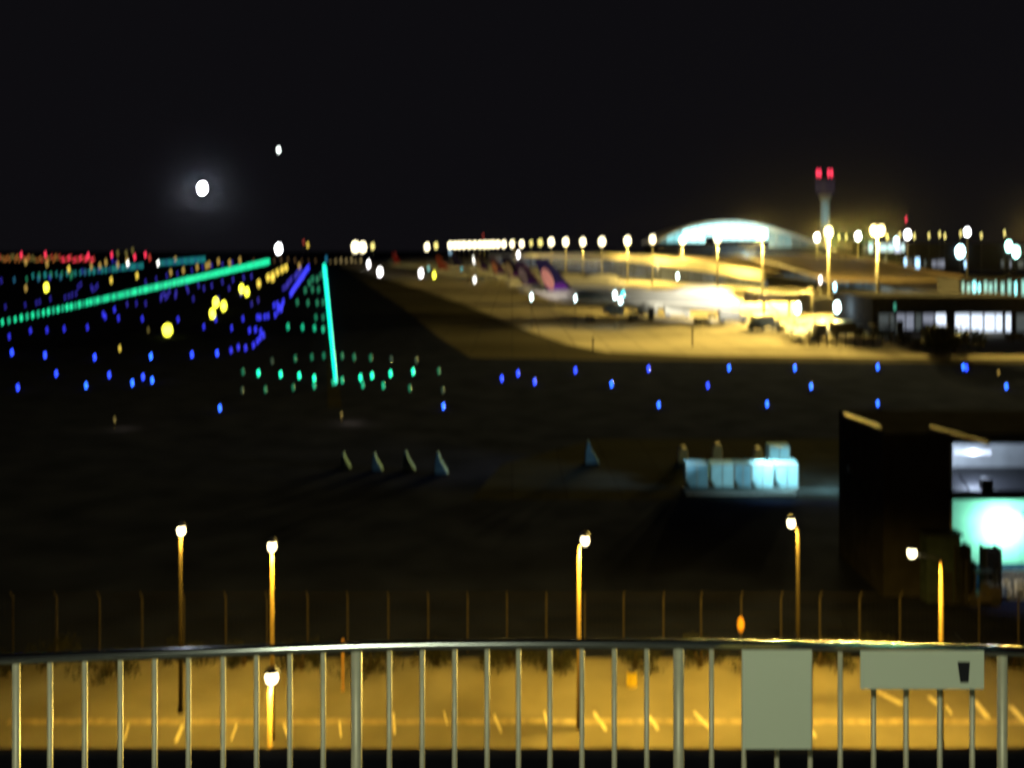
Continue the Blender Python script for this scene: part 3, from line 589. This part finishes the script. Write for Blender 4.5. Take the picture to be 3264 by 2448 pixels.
# ================================================================== SERVICE VEHICLES
def vehicle(kind, X, Y, rz, label, bodym, boxm=None):
    name = {'truck': 'box_truck', 'van': 'service_van', 'tug': 'baggage_tug', 'loader': 'cargo_loader'}[kind]
    t = thing(name, (X, Y, 0), label, name.split('_')[1] if kind != 'tug' else 'baggage tug', 'service vehicles on the apron', rz)
    L, W = {'truck': (8.5, 2.5), 'van': (5.2, 2.0), 'tug': (3.2, 1.7), 'loader': (9, 3)}[kind]
    if kind == 'truck':
        MB().prism([(L/2, .6), (L/2, 1.6), (L/2-.5, 2.7), (L/2-2.1, 2.7), (L/2-2.1, .6)], -W/2, W/2).build('cab', bodym, t, bevel=.06)
        MB().prism([(L/2-.02, 1.65), (L/2-.46, 2.55), (L/2-.40, 2.57), (L/2+.05, 1.66)], -W/2+.2, W/2-.2).build('windscreen', M_glass_dark, t)
        MB().box(-L/2, L/2-2.3, -W/2, W/2, .95, 4.0).build('cargo_box', boxm or bodym, t, bevel=.05)
        MB().box(-L/2, L/2-.3, -.5, .5, .6, .93).build('chassis', M_dark, t)
    elif kind == 'van':
        MB().prism([(L/2, .4), (L/2, 1.0), (L/2-1.1, 1.25), (L/2-1.8, 2.1), (-L/2, 2.15), (-L/2, .4)], -W/2, W/2).build('body', bodym, t, bevel=.06)
        for s in (-1, 1): MB().box(-L/2+.5, L/2-1.9, s*(W/2+.005)-.01, s*(W/2+.005)+.01, 1.3, 1.85).build('side_window', M_glass_dark, t)
    elif kind == 'tug':
        MB().prism([(L/2, .35), (L/2, 1.1), (.3, 1.2), (.2, .9), (-.9, .9), (-1, 1.25), (-L/2, 1.25), (-L/2, .35)], -W/2, W/2).build('body', bodym, t, bevel=.04)
        MB().box(-1.0, .4, -W/2, W/2, 1.85, 1.95).build('canopy', M_dark, t)
        for x in (-.95, .3):
            for s in (-1, 1): MB().tube([(x, s*(W/2-.1), .9), (x, s*(W/2-.1), 1.86)], .04, 6).build('canopy_post', M_dark, t)
    else:
        MB().box(-L/2, L/2, -W/2, W/2, .6, 1.1).build('chassis', M_dark, t)
        MB().box(-L/2+.5, L/2-2, -W/2+.1, W/2-.1, 3.2, 3.5).build('platform', boxm or bodym, t)
        MB().box(L/2-1.8, L/2-.3, -W/2, -.1, 1.1, 4.6).build('cab', bodym, t, bevel=.05)
        for s in (-1, 1):
            MB().tube([(-L/2+1, s*1.0, 1.1), (L/2-2.6, s*1.0, 3.2)], .12, 6).build('lift_arm', M_dark, t); MB().tube([(L/2-2.6, s*.8, 1.1), (-L/2+1, s*.8, 3.2)], .12, 6).build('lift_arm', M_dark, t)
    r = .5 if kind in ('truck', 'loader') else .36
    for x in (-L/2+1.1, L/2-1.1):
        for s in (-1, 1): MB().tube([(x, s*(W/2-.25), r), (x, s*(W/2+.02), r)], r, 14).build('wheel', M_tyre, t)
    return t
M_bodyd = mat('dark_vehicle_paint', (.05, .045, .04), .5, 0, .1, 1)
for px, yg, kind, rz, lab, bm, bx in (
    (1881, 1024, 'tug', 10, 'small dark baggage tug alone on the lit apron', M_bodyd, None), (2040, 1022, 'loader', 5, 'dark cargo loader beside the jumbo jet body', M_bodyd, M_bodyd),
    (2158, 1012, 'truck', 0, 'floodlit white catering truck under the jumbo jet nose section', M_white, M_white), (2240, 1036, 'van', 20, 'dark van in front of the jumbo jet nose', M_bodyd, None),
    (2412, 1050, 'van', 0, 'cream service van below the nose of the jumbo jet', M_cream, None), (2440, 1048, 'truck', 15, 'cream box truck right of the jumbo jet nose', M_cream, M_cream), (2492, 1056, 'van', 70, 'rounded cream van seen end on', M_cream, None),
    (2612, 1076, 'truck', 80, 'cream truck seen end on below the big right work light', M_cream, M_cream), (2562, 1066, 'loader', 0, 'dark loader between the two big work lights', M_bodyd, M_grey), (2700, 1072, 'truck', 5, 'dark box truck in front of the cream gate house', M_bodyd, M_bodyd),
    (2820, 1078, 'loader', 0, 'brown loader left of the low hall windows', M_bodyd, M_roof_brown), (2890, 1094, 'van', 12, 'dull van standing in the dim part of the right apron', M_bodyd, None), (3000, 1112, 'truck', 4, 'dark truck near the dark mound at the apron edge', M_bodyd, M_bodyd), (2940, 1108, 'van', 0, 'dark van left of the dark truck at the apron edge', M_bodyd, None),
    (3240, 1088, 'van', 8, 'van in front of the last bright windows', M_roof_brown, None), (2335, 1030, 'truck', 0, 'grey truck under the floodlit nose', M_grey, M_grey), (2540, 1088, 'tug', 0, 'baggage tug with pale body at the apron front', M_cream, None), (1760, 975, 'tug', 0, 'dark tug under the tail of the jumbo jet', M_bodyd, None)):
    g = gnd(px, yg); vehicle(kind, g.x, g.y, R(rz), lab, bm, bx)
# jet bridge at the nose
jb = gnd(2480, 1000); t = thing('jet_bridge', (jb.x, jb.y, 0), 'dark jet bridge on legs right of the jumbo jet nose', 'jet bridge')
MB().box(-9, 9, -1.5, 1.5, 4.2, 7.2).build('tunnel', mat('bridge_paint', (.16, .13, .12), .6, 0, .2, .6), t); MB().tube([(-9.5,0,4), (-9.5,0,7.6)], 2.6, 14).build('bridge_head', M_roof_brown, t); MB().tube([(10,0,0), (10,0,7.8)], 2.4, 14).build('rotunda', M_cream, t)
for x in (-5, 4): MB().tube([(x, 0, 0), (x, 0, 4.2)], .45, 8).build('leg', M_dark, t)
MB().tube([(-4, -.2, 4.2), (0, -1.6, 0)], .25, 6).build('stair_rail', M_dark, t)
# small posts along the apron edge
for k in range(10):
    g = gnd(2580 + k * 29, 1098 + (k % 3) * 2); o = MB().tube([(0,0,0), (0,0,3.2)], .16, 6).box(-.3, .3, -.05, .05, 2.6, 3.3).build('marker_post', M_bodyd, loc=g)
    tag(o, 'dark thin marker post at the lit front edge of the apron', 'marker post', 'marker posts on the apron front')
for px, py, hh in ((2207, 1105, 4), (1890, 1115, 2.5), (2800, 1080, 7), (2835, 1088, 6)):
    o = MB().tube([(0,0,0), (0,0,hh)], .18, 6).ell((0,0,hh), (.35,.35,.35), 8, 5).build('marker_post', M_bodyd, loc=gnd(px, py)); tag(o, 'taller dark post standing apart on the lit apron', 'marker post', 'taller marker posts')

# trees and bushes at the right apron edge
def bush(px, yg, r, hgt, label, seed, cat='bush', name='bush', leaf=.28, n=1500, trunk=0, base=0):
    rnd = random.Random(seed); g = gnd(px, yg); t = thing(name, g, label, cat, None)
    b = MB(); cl = [(rnd.uniform(-.7,.7)*r, rnd.uniform(-.5,.5)*r, trunk + rnd.uniform(.25,.85)*(hgt-trunk), rnd.uniform(.25,.5)*r) for _ in range(9)]
    for _ in range(n):
        c = rnd.choice(cl); v = Vector((rnd.gauss(0,1), rnd.gauss(0,1), rnd.gauss(0,1))).normalized() * c[3] * rnd.uniform(.6, 1.05)
        p = Vector(c[:3]) + Vector((v.x, v.y, v.z * .7)); p.z = max(p.z, .05)
        a = Vector((rnd.gauss(0,1), rnd.gauss(0,1), rnd.gauss(0,1))).normalized(); q = a.orthogonal().normalized() * leaf; a = a * leaf * .5
        b.add([p - q, p + a, p + q, p - a], [(0,1,2,3)])
    b.build('foliage', mat('dark_leaf', (.022, .024, .014), .7, 0, .4, 1), t)
    tk = MB(); tk.tube([(0,0,0), (.05,0,trunk*.6+.3), (.1,.05,hgt*.7)], [r*.07+.04, r*.05+.03, .03], 7)
    for k in range(4): tk.tube([(.05,0,trunk*.7+.2), (cl[k][0]*.8, cl[k][1]*.8, cl[k][2])], [.05*r+.01, .02], 5)
    tk.build('trunk', mat('bark', (.08, .06, .045), .9, 0, .3, 3), t); return t
bush(3040, 1130, 7, 6, 'dark rounded tree mound at the apron edge right', 1, 'tree', 'broadleaf_tree', .6, 1700, 1)
bush(2985, 1126, 4, 4, 'lower dark shrub left of the rounded tree mound', 2, leaf=.5, n=900)

# ================================================================== CARGO BUILDING AT RIGHT
YS = 66.0
def X_(px, Y=YS): return (px - CX) / F * Y
def Z_(py, Y=YS): return H - (py - HZ) / F * Y
cs = thing('cargo_building', (X_(2674, 75), YS, 0), 'dark cargo building with a brightly lit open bay at the right edge', 'building'); ox = cs.location.x
ZR = 10.45
xl, xm, xr = 0, X_(3028) - ox, X_(3700) - ox
M_in = mat('bay_lining', (.62, .65, .63), .8, 0, .12, .8)
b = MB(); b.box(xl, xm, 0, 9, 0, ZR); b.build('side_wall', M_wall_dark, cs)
b = MB(); b.box(xm + .01, xr, 7.0, 7.4, 0, Z_(1405)); b.box(xm + .01, xm + .2, .1, 6.99, 0, Z_(1405) - .1); b.build('back_wall', M_in, cs)
b = MB(); b.box(xm + .02, xr, -.1, 7, Z_(1592), Z_(1562)); b.build('floor_beam', M_dark, cs)
b = MB(); b.box(xm + .02, xr, -.3, 7.4, Z_(1412), Z_(1400)); b.build('bay_roof', M_dark, cs)
b = MB(); b.box(xl, xr, -.4, 9, ZR + .01, ZR + .2); b.build('roof', M_wall_dark, cs)
for (xa, ya), (xb, yb) in (((2690, 1322), (2808, 1366)), ((2965, 1362), (3150, 1415))):
    ya_ = (22.4 - ZR - .3) * F / (ya - HZ); yb_ = (22.4 - ZR - .3) * F / (yb - HZ); p, q = at(xa, ya, ya_), at(xb, yb, yb_)
    MB().tube([(p.x - ox, ya_ - YS, p.z), (q.x - ox, yb_ - YS, q.z)], .12, 6).build('roof_trim', mat('ochre_trim', (.22, .16, .06), .6, 0, .2, 2), cs)
b = MB(); b.tube([(X_(3052) - ox, -.2, Z_(1510)), (X_(3085) - ox, -.2, Z_(1560))], .06, 6); b.build('stair_rail', M_dark, cs)
b = MB(); b.box(X_(3140) - ox, X_(3172) - ox, .3, .8, Z_(1562), Z_(1530)); b.build('office_chair', M_dark, cs)
b = MB(); b.box(X_(3110) - ox, X_(3230) - ox, 3, 3.3, Z_(1448, YS+3), Z_(1438, YS+3)); b.build('ceiling_lamp', glow('cool_tube', (.7, .8, 1), 1.4), cs)
b = MB(); b.ell((0, 0, 0), (.3, .12, .3), 14, 8); b.build('bay_lamp', glow('mint_lamp', (.7, 1, .9), 12), cs, (X_(3215, YS+6.8) - ox, 6.8, Z_(1690, YS+6.8)), smooth=True)
point((X_(3215, YS+6), YS + 5.9, Z_(1690, YS+6)), 1300, (.28, 1, .68), .35, parent=cs)
point((X_(3170), YS + 3, Z_(1470)), 1500, (.62, .75, 1), .4, parent=cs)
# sign and clutter in the bay
sg = thing('notice_panel', (X_(3220), YS - .6, Z_(1912)), 'grey panel with pale lettering below the bright bay', 'sign')
MB().box(X_(3162) - X_(3220), 2.6, 0, .1, 0, Z_(1808) - Z_(1912)).build('board', mat('panel_grey', (.2, .23, .26), .6, 0, .3, 4), sg)
MB().box(X_(3162) - X_(3220) + .1, -.9, .02, .08, -Z_(1912), 0).build('leg', M_dark, sg); MB().box(1.4, 1.5, .02, .08, -Z_(1912), 0).build('leg', M_dark, sg)
cu = bpy.data.curves.new('letters', 'FONT'); cu.body = 'BFS'; cu.size = 1.45; cu.extrude = .02
to = bpy.data.objects.new('letters', cu); COL.objects.link(to); bpy.context.view_layer.update()
me = bpy.data.meshes.new_from_object(to.evaluated_get(bpy.context.evaluated_depsgraph_get())); bpy.data.objects.remove(to)
lo_ = bpy.data.objects.new('lettering', me); COL.objects.link(lo_); me.materials.append(mat('letter_paint', (.8, .85, .85), .6, 0, .1, 3)); lo_.parent = sg; lo_.location = (X_(3172) - X_(3220), -.06, .5); lo_.rotation_euler = (R(90), 0, 0)
clp = thing('canopy_lamp', (X_(3215), YS - 2.2, 5.9), 'small added lamp that lights the lettered panel', 'lamp'); MB().box(-.2, .2, -.1, .1, 0, .1).box(-.03, .03, .1, 1.9, .04, .08).build('housing', M_dark, clp)
point((X_(3215), YS - 2.2, 5.7), 420, (.75, .88, 1), .1, 'SPOT', parent=clp, aim=(X_(3215), YS - .6, 1.2), size=90, blend=1)  # spot and its housing are added to brighten the panel
# forklift silhouette
fk = thing('forklift', (X_(3090), YS - 1.5, 0), 'dark forklift parked before the bright cargo bay', 'forklift', rz=R(180))
MB().prism([(-1.1, .3), (-1.2, 1.3), (-.3, 1.35), (-.2, .75), (.9, .7), (.9, .3)], -.55, .55).build('body', M_bodyd, fk, bevel=.05)
for x in (-.8, .6):
    for s in (-1, 1): MB().tube([(x, s*.5, .8), (x*.8, s*.45, 2.1)], .05, 6).build('cage_post', M_dark, fk)
MB().box(-.75, .6, -.5, .5, 2.1, 2.18).build('cage_roof', M_dark, fk)
for s in (-1, 1): MB().box(.95, 1.1, s*.35-.06, s*.35+.06, .1, 2.9).build('lift_rail', M_dark, fk); MB().box(1.1, 2.1, s*.3-.06, s*.3+.06, .12, .18).build('fork', M_dark, fk)
for x in (-.75, .65):
    for s in (-1, 1): MB().tube([(x, s*.4, .32), (x, s*.6, .32)], .32, 14).build('wheel', M_tyre, fk)
for k, (px, hh) in enumerate(((3040, 3.8), (3062, 2.6), (3150, 3.4))):
    st = thing('stacked_pallets', (X_(px), YS - .9 + k*.3, 0), ['tall dark pallet stack at the left jamb of the bright bay', 'shorter dark pallet stack beside the tall one', 'dark pallet stack behind the forklift under the bright lamp'][k], 'pallet stack')
    pb = MB()
    for j in range(int(hh / .16)): pb.box(-.5, .5, -.5, .5, j*.16, j*.16+.03); pb.box(-.5, -.4, -.5, .5, j*.16+.03, j*.16+.15); pb.box(.4, .5, -.5, .5, j*.16+.03, j*.16+.15)
    pb.build('boards', mat('old_timber', (.02, .02, .02), .9, 0, .3, 3, spec=0), st)
# lean-to beside the building (grey wall under the lamp)
lt = thing('shed', (X_(2985), YS - 1.2, 0), 'small grey lean-to shed left of the bright bay', 'shed')
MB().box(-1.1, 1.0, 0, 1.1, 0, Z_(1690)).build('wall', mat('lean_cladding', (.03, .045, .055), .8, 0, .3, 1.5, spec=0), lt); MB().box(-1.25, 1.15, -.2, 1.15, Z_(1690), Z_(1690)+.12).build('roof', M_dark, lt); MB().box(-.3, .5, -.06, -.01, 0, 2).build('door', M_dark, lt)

# ================================================================== CONTAINERS IN THE YARD
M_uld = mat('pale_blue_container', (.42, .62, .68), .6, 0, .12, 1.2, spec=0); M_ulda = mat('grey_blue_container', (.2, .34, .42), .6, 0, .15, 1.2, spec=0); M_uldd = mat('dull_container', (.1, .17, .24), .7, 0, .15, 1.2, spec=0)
def uld(px, yb, Y, w_, hgt, m, label, z0=0, group='air cargo containers in the yard', rz=0):
    t = thing('cargo_container', ((px - CX)/F*Y, Y, z0), label, 'container', group, rz)
    MB().prism([(-w_/2+.5, .1), (w_/2, .1), (w_/2, hgt), (-w_/2, hgt), (-w_/2, .75)], 0, 1.5).build('shell', m, t, bevel=.03)
    fr = MB()
    for x in (-w_/2, w_/2-.07): fr.box(x, x+.07, -.03, -.005, .75 if x < 0 else .12, hgt)
    fr.box(-w_/2, w_/2, -.03, -.005, hgt-.08, hgt); fr.box(-.04, .04, -.03, -.005, .12, hgt-.09)
    fr.build('frame', M_galv, t); MB().box(-w_/2+.5, w_/2, -.05, 1.55, 0, .09).build('base_pallet', M_galv, t)
    return t
YU = gnd(0, 1556).y; k_ = YU / F
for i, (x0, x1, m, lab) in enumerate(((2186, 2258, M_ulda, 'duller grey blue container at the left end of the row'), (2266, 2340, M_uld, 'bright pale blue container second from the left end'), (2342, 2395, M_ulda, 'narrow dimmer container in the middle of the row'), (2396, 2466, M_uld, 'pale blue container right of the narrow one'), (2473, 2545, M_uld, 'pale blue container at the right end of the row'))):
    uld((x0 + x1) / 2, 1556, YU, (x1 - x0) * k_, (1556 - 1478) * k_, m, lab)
uld(2485, 1500, YU + 7, 2.1, 2.6, M_uld, 'pale container standing behind the right end of the row', 0)
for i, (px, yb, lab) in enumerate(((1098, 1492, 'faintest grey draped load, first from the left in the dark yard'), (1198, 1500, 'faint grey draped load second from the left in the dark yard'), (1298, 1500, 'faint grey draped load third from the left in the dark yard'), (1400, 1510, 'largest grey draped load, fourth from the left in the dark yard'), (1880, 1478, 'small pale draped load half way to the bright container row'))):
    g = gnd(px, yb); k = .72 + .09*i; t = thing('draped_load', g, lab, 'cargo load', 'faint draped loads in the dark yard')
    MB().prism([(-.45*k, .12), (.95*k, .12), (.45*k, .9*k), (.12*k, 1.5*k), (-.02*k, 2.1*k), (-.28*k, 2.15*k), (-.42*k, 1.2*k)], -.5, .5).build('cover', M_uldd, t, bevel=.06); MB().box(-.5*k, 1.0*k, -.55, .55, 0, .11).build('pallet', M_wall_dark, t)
dl = MB(); g = gnd(2380, 1575)
t = thing('loading_dock', (at(2390, 1580, YU - 2).x, YU - 2.6, 0), 'low concrete loading dock in front of the pale containers', 'dock'); MB().box(-6, at(2532, 0, YU-2).x - t.location.x, 0, 2.1, 0, .25).build('slab', mat('dock_concrete', (.07, .08, .08), .8, 0, .2, 1), t)
MB().box(-6, at(2532, 0, YU-2).x - t.location.x, -.1, -.01, .02, .22).build('dock_edge', M_galv, t)
M_tarp = mat('ochre_tarp', (.22, .14, .06), .8, 0, .2, 2)
for i, (px, yb, lab) in enumerate(((2176, 1476, 'ochre wrapped load behind the left end of the container row'), (2285, 1466, 'dim ochre wrapped load behind the middle containers'), (2415, 1478, 'brightest ochre wrapped load behind the right containers'))):
    g = gnd(px, yb); t = thing('wrapped_load', g, lab, 'cargo load', 'wrapped loads behind the containers'); MB().prism([(-.55, .15), (.55, .15), (.5, 1.3), (.25, 1.75), (-.3, 1.7), (-.5, 1.2)], -.5, .5).build('load', M_tarp, t, bevel=.12); MB().box(-.6, .6, -.6, .6, 0, .14).build('pallet', M_wall_dark, t)
point((X_(2655, 94), 95, 1.6), 700, (.4, .9, 1), .2)
point((23.3, 93.5, 5.5), 15000, (.5, .85, 1), .3, 'SPOT', aim=(-2, 104, .5), size=44, blend=1)
# yard floodlight on the side wall of the cargo building
point((X_(2674, 75) - .6, YU - 1, 5.2), 6000, (.45, .9, 1), .3, 'SPOT', aim=(X_(2520, YU), YU + 1, .5), size=100, blend=1); point((X_(2500, 91), 88, 5.5), 2600, (.5, .92, 1), .3, 'SPOT', aim=(X_(2400, YU), YU + .5, 1), size=95, blend=1)
wlp = thing('wall_floodlight', (X_(2674, 75) - .02, YS + 6, 7), 'small floodlight fixed to the dark side wall of the cargo building', 'floodlight'); MB().box(-.3, 0, -.2, .2, -.15, .15).build('housing', M_dark, wlp)
# dim lamps in the dark field
for px, py, P, lab in ((365, 1367, 110, 'dim amber ground lamp at the left in the dark field'), (1088, 1350, 260, 'faint amber ground lamp right of the first, in the dark field')):
    g = gnd(px, py); o = MB().tube([(0,0,0), (0,0,1.1)], .06, 6, 0).ell((0,0,1.2), (.16,.16,.2), 8, 6, 1).build('field_lamp', [M_dark, E_y4], loc=g, smooth=True); tag(o, lab, 'field lamp'); point(g + Vector((1.2, 0, 1.6)), P, (1, .65, .25), .2)

# ================================================================== PERIMETER FENCE
YF = 56.8; hF = 3.1
fence = thing('perimeter_fence', (0, YF, 0), 'long wire mesh perimeter fence behind the lit service road', 'fence')
M_fence = mat('fence_steel', (.05, .045, .045), .8, 0, .2, 3, spec=0)
for ux in (-58, 28, 122, 215, 307, 398, 488, 577, 665, 751, 839, 925, 1010, 1095, 1180, 1263, 1347, 1433, 1514, 1601, 1687, 1771, 1857, 1944, 2030, 2115, 2200):
    x = (ux*1.4756 - CX) / F * YF
    MB().tube([(0,0,0), (0,0,hF), (0,-.35,hF+.35)], .05, 7).build('post', M_fence, fence, (x, 0, 0))
wm = MB(); x0, x1 = -31, 34
for z in (.1, .8, 1.5, 2.2, 2.95): wm.box(x0, x1, -.06, -.04, z-.012, z+.012)
for i in range(260): x = x0 + (x1-x0)*i/260; wm.box(x-.003, x+.003, -.075, -.065, .1, 2.95)
for s in range(3): wm.box(x0, x1, -.1 - s*.11 - .006, -.1 - s*.11 + .006, hF + .1 + s*.11, hF + .115 + s*.11)
wm.build('wire_mesh', mat('mesh_wire', (.015, .014, .014), .8, 0, .2, 3, spec=0), fence)
lt_ = thing('hanging_buoy', (at(2360, 1985, YF - .2).x, YF - .2, 0), 'orange oval marker board on a post at the fence', 'marker')
MB().ell((0,0,0), (.2, .05, .40), 14, 10).build('board', mat('orange_paint', (.9, .45, .08), .6, 0, .1, 3), lt_, (0, -.1, at(2360, 1985, YF).z), smooth=True); MB().tube([(0,0,0), (0,0,at(2360,1985,YF).z)], .03, 6).build('post', M_fence, lt_)
# low hedge between road and fence, dark clumps
for i in range(17):
    px = -40 + i * 205 + random.uniform(-25, 25)
    if 2450 < px < 2520: continue
    g = gnd(px, 2125 + random.uniform(-10, 25)); rnd = random.Random(i)
    bsh = bush(px, 2120 + rnd.uniform(-12, 30), rnd.uniform(1.1, 2.0), rnd.uniform(.8, 1.5), 'dark leafy shrub in the strip between road and fence', 40 + i, leaf=.09, n=650)
    bsh['group'] = 'shrubs along the fence'; bsh['label'] = 'dark leafy shrub at the fence behind the railing, ' + ('at the left edge', 'left of the near street lamp', 'near the left thick post', 'in the left half', 'in the middle', 'right of the middle', 'near the second thick post', 'by the square board', 'under the wide board', 'at the right edge')[min(9, int(max(px, 0) / 340))]

for px, yt, yb, r, m, lab in ((1093, 2040, 2200, .07, mat('orange_post', (.6, .35, .12), .6, 0, .1, 3), 'plain orange post at the far side of the road behind the railing'), (822, 2060, 2190, .05, M_fence, 'dark thin post at the far side of the road'), (2062, 2050, 2160, .09, mat('pale_post', (.7, .6, .35), .6, 0, .1, 3), 'pale leaning post at the far side of the road')):
    g = gnd(px, yb); MBo = MB().tube([(0,0,0), (0,0,at(px, yt, g.y).z)], r, 8).box(-r*1.4, r*1.4, -r*1.4, r*1.4, 0, .08).build('road_post', m, loc=g); tag(MBo, lab, 'post')
g = gnd(2014, 2185); t = thing('road_drum', g, 'bright yellow barrel standing on the far half of the road', 'barrel')
MB().tube([(0,0,0), (0,0,.3), (0,0,.33), (0,0,.7)], [.28, .28, .26, .26], 14).build('drum', mat('yellow_plastic', (.8, .6, .06), .5, 0, .1, 3), t); MB().tube([(0,0,.71), (0,0,.76)], [.25, .2], 12).build('lid', M_dark, t)
# ================================================================== STREET LAMPS
E_st = glow('sodium_globe', (1, .85, .5), 9)
STC = (.86, .50, .055)
hS = 8.9
def street_lamp(px, py, polex, label, P, dim=False):
    Y = (H - hS) * F / (py - HZ); x = (px - CX)/F*Y; xp = (polex - CX)/F*Y
    t = thing('street_lamp', (xp, Y, 0), label, 'street lamp', 'sodium street lamps along the service road')
    MB().tube([(0,0,0), (0,0,.5), (0,0,hS-.35)], [.15, .11, .07], 12).build('pole', mat('shaded_pole_paint', (.02, .017, .013), .8, 0, .2, 2, spec=0) if dim else mat('lamp_pole_paint', (.2, .15, .07), .8, 0, .1, 2, spec=0), t, smooth=True)  # dim poles get a darker colour standing in for missing lamp light
    MB().tube([(0,0,hS-.36), ((x-xp)*.5,0,hS-.2), (x-xp,0,hS-.12)], .045, 8).build('arm', M_galv, t)
    MB().tube([(0,0,.1), (0,0,.26)], [.26, .1], 14).build('hood', M_dark, t, (x-xp, 0, hS))
    MB().ell((0,0,0), (.21, .21, .19), 16, 10).build('lamp_globe', E_st, t, (x-xp, 0, hS-.06), smooth=True)
    point((x, Y, hS - .35), P, STC, .15, 'SPOT', parent=t, aim=(x, Y, 0), size=168, blend=.3)
    return t
street_lamp(578, 1687, 576, 'sodium street lamp on a dim tall pole at the far left', 5000, True)
street_lamp(867, 1737, 868, 'sodium street lamp directly behind the nearest one at left', 5000)
street_lamp(1865, 1718, 1845, 'sodium street lamp in the middle with a bright orange pole', 6500)
street_lamp(2522, 1663, 2543, 'sodium street lamp above the blank square board', 5500, True)
street_lamp(2907, 1758, 3000, 'sodium street lamp with a long arm reaching left by the cargo building', 6500)
street_lamp(866, 2153, 860, 'nearest sodium street lamp, seen through the railing bars', 2600)
# lamps of the same road outside the frame light its ends
for x, Y in ((-22, 47), (8.3, 36), (28, 44)):
    pass

# ================================================================== RAILING
DR = 1.2
def rail_pt(ux, uy): return at(ux*1.4756, uy*1.4756, DR * F / (uy*1.4756 - HZ))
top = [(-120,1430),(0,1425),(200,1417),(400,1411),(600,1403),(800,1396),(950,1393),(1100,1392),(1250,1391.5),(1400,1391.5),(1550,1392),(1700,1394),(1850,1398),(2000,1402),(2150,1406),(2330,1412)]
rail = thing('railing', (0, 3.1, H - DR - 1.15), 'pale steel balcony railing with thin vertical bars', 'railing')
base = rail.location
TP = [rail_pt(*p) for p in top]
MB().tube([p - base for p in TP], .0155, 16).build('top_rail', mat('polished_steel', (.34, .37, .34), .17, 1, .05, 20), rail, smooth=True)
MB().tube([p - base + Vector((0, 0, -1.06)) for p in TP], .012, 10).build('bottom_rail', M_steel, rail, smooth=True)
def interp(ux):
    for (a, b_), (c, d) in zip(top, top[1:]):
        if a <= ux <= c: return b_ + (d - b_) * (ux - a) / (c - a)
    return 1405
bars = [-38,35,108,183,260,334,407,482,554,626,698,770,841,912,982,1052,1120,1188,1257,1327,1397,1466,1537,1607,1678,1750,1815,1887,1957,2030,2100,2165,2235]
for ux in bars:
    thick = ux in (35, 770, 1466, 2165)
    p = rail_pt(ux, interp(ux)) - base; r = {35: .011, 770: .0165, 1466: .0165, 2165: .0145}.get(ux, .0078)
    MB().tube([p + Vector((0, 0, -1.15 if thick else -1.06)), p + Vector((0, 0, -.012))], r, 12).build('post' if thick else 'baluster', M_steel, rail, smooth=True)
# boards hung on the railing
def board(x0, x1, y0, y1, label, extra=None):
    Y = 2.92; a, c = at(x0, y0, Y), at(x1, y1, Y)
    t = thing('blank_board', ((a.x + c.x)/2, Y, c.z), label, 'board'); hw = (c.x - a.x)/2; hh = a.z - c.z
    MB().box(-hw, hw, -.002, .002, 0, hh).build('panel', mat('board_grey_green', (.6, .66, .5), .7, 0, .03, 2), t, bevel=.0008)
    for s in (-1, 1): MB().tube([(s*hw*.85, .002, hh-.012), (s*hw*.85, .13, hh+.002)], .0012, 6).build('tie', M_dark, t)
    if extra: MB().add([(extra[0]-t.location.x, -.004, extra[2]-t.location.z), (extra[1]-t.location.x, -.004, extra[2]-t.location.z), (extra[1]-t.location.x-.004, -.004, extra[3]-t.location.z), (extra[0]-t.location.x+.008, -.004, extra[3]-t.location.z)], [(0,1,2,3)]).build('sticker', M_dark, t)
    return t
board(2366, 2587, 2072, 2387, 'blank grey green square board tied to the railing')
e0, e1 = at(3050, 2108, 2.92), at(3090, 2174, 2.92)
board(2742, 3136, 2074, 2196, 'wide low grey green board with a small dark rectangle', (e0.x, e1.x, e0.z, e1.z))
# terrace floor on which the railing stands
tf = MB().box(-6, 6, -3, 3.35, H - DR - 1.35, H - DR - 1.151).build('terrace_floor', mat('terrace_tile', (.2, .2, .19), .6, 0, .15, 2)); tag(tf, kind='structure')
# lamps on the wall behind the viewer
point((-.6, -1.5, H + 1.4), 440, (.95, 1, .74), .12); point((2.0, 1.6, H + 2.2), 14, (.25, 1, .8), .12)

# ================================================================== HAZE
hz = MB().box(-2500, 2500, -60, 3200, -1, 160).build('haze', None); hz.data.materials.clear()
hm = bpy.data.materials.new('night_haze'); hm.use_nodes = True; hn = hm.node_tree
for n_ in list(hn.nodes):
    if n_.type == 'BSDF_PRINCIPLED': hn.nodes.remove(n_)
pv = hn.nodes.new('ShaderNodeVolumePrincipled'); pv.inputs['Color'].default_value = (.85, .85, .9, 1); pv.inputs['Density'].default_value = 8e-7; pv.inputs['Anisotropy'].default_value = .991
hn.links.new(pv.outputs['Volume'], [n_ for n_ in hn.nodes if n_.type == 'OUTPUT_MATERIAL'][0].inputs['Volume'])
hz.data.materials.append(hm); tag(hz, kind='stuff')
sc.cycles.volume_bounces = 0
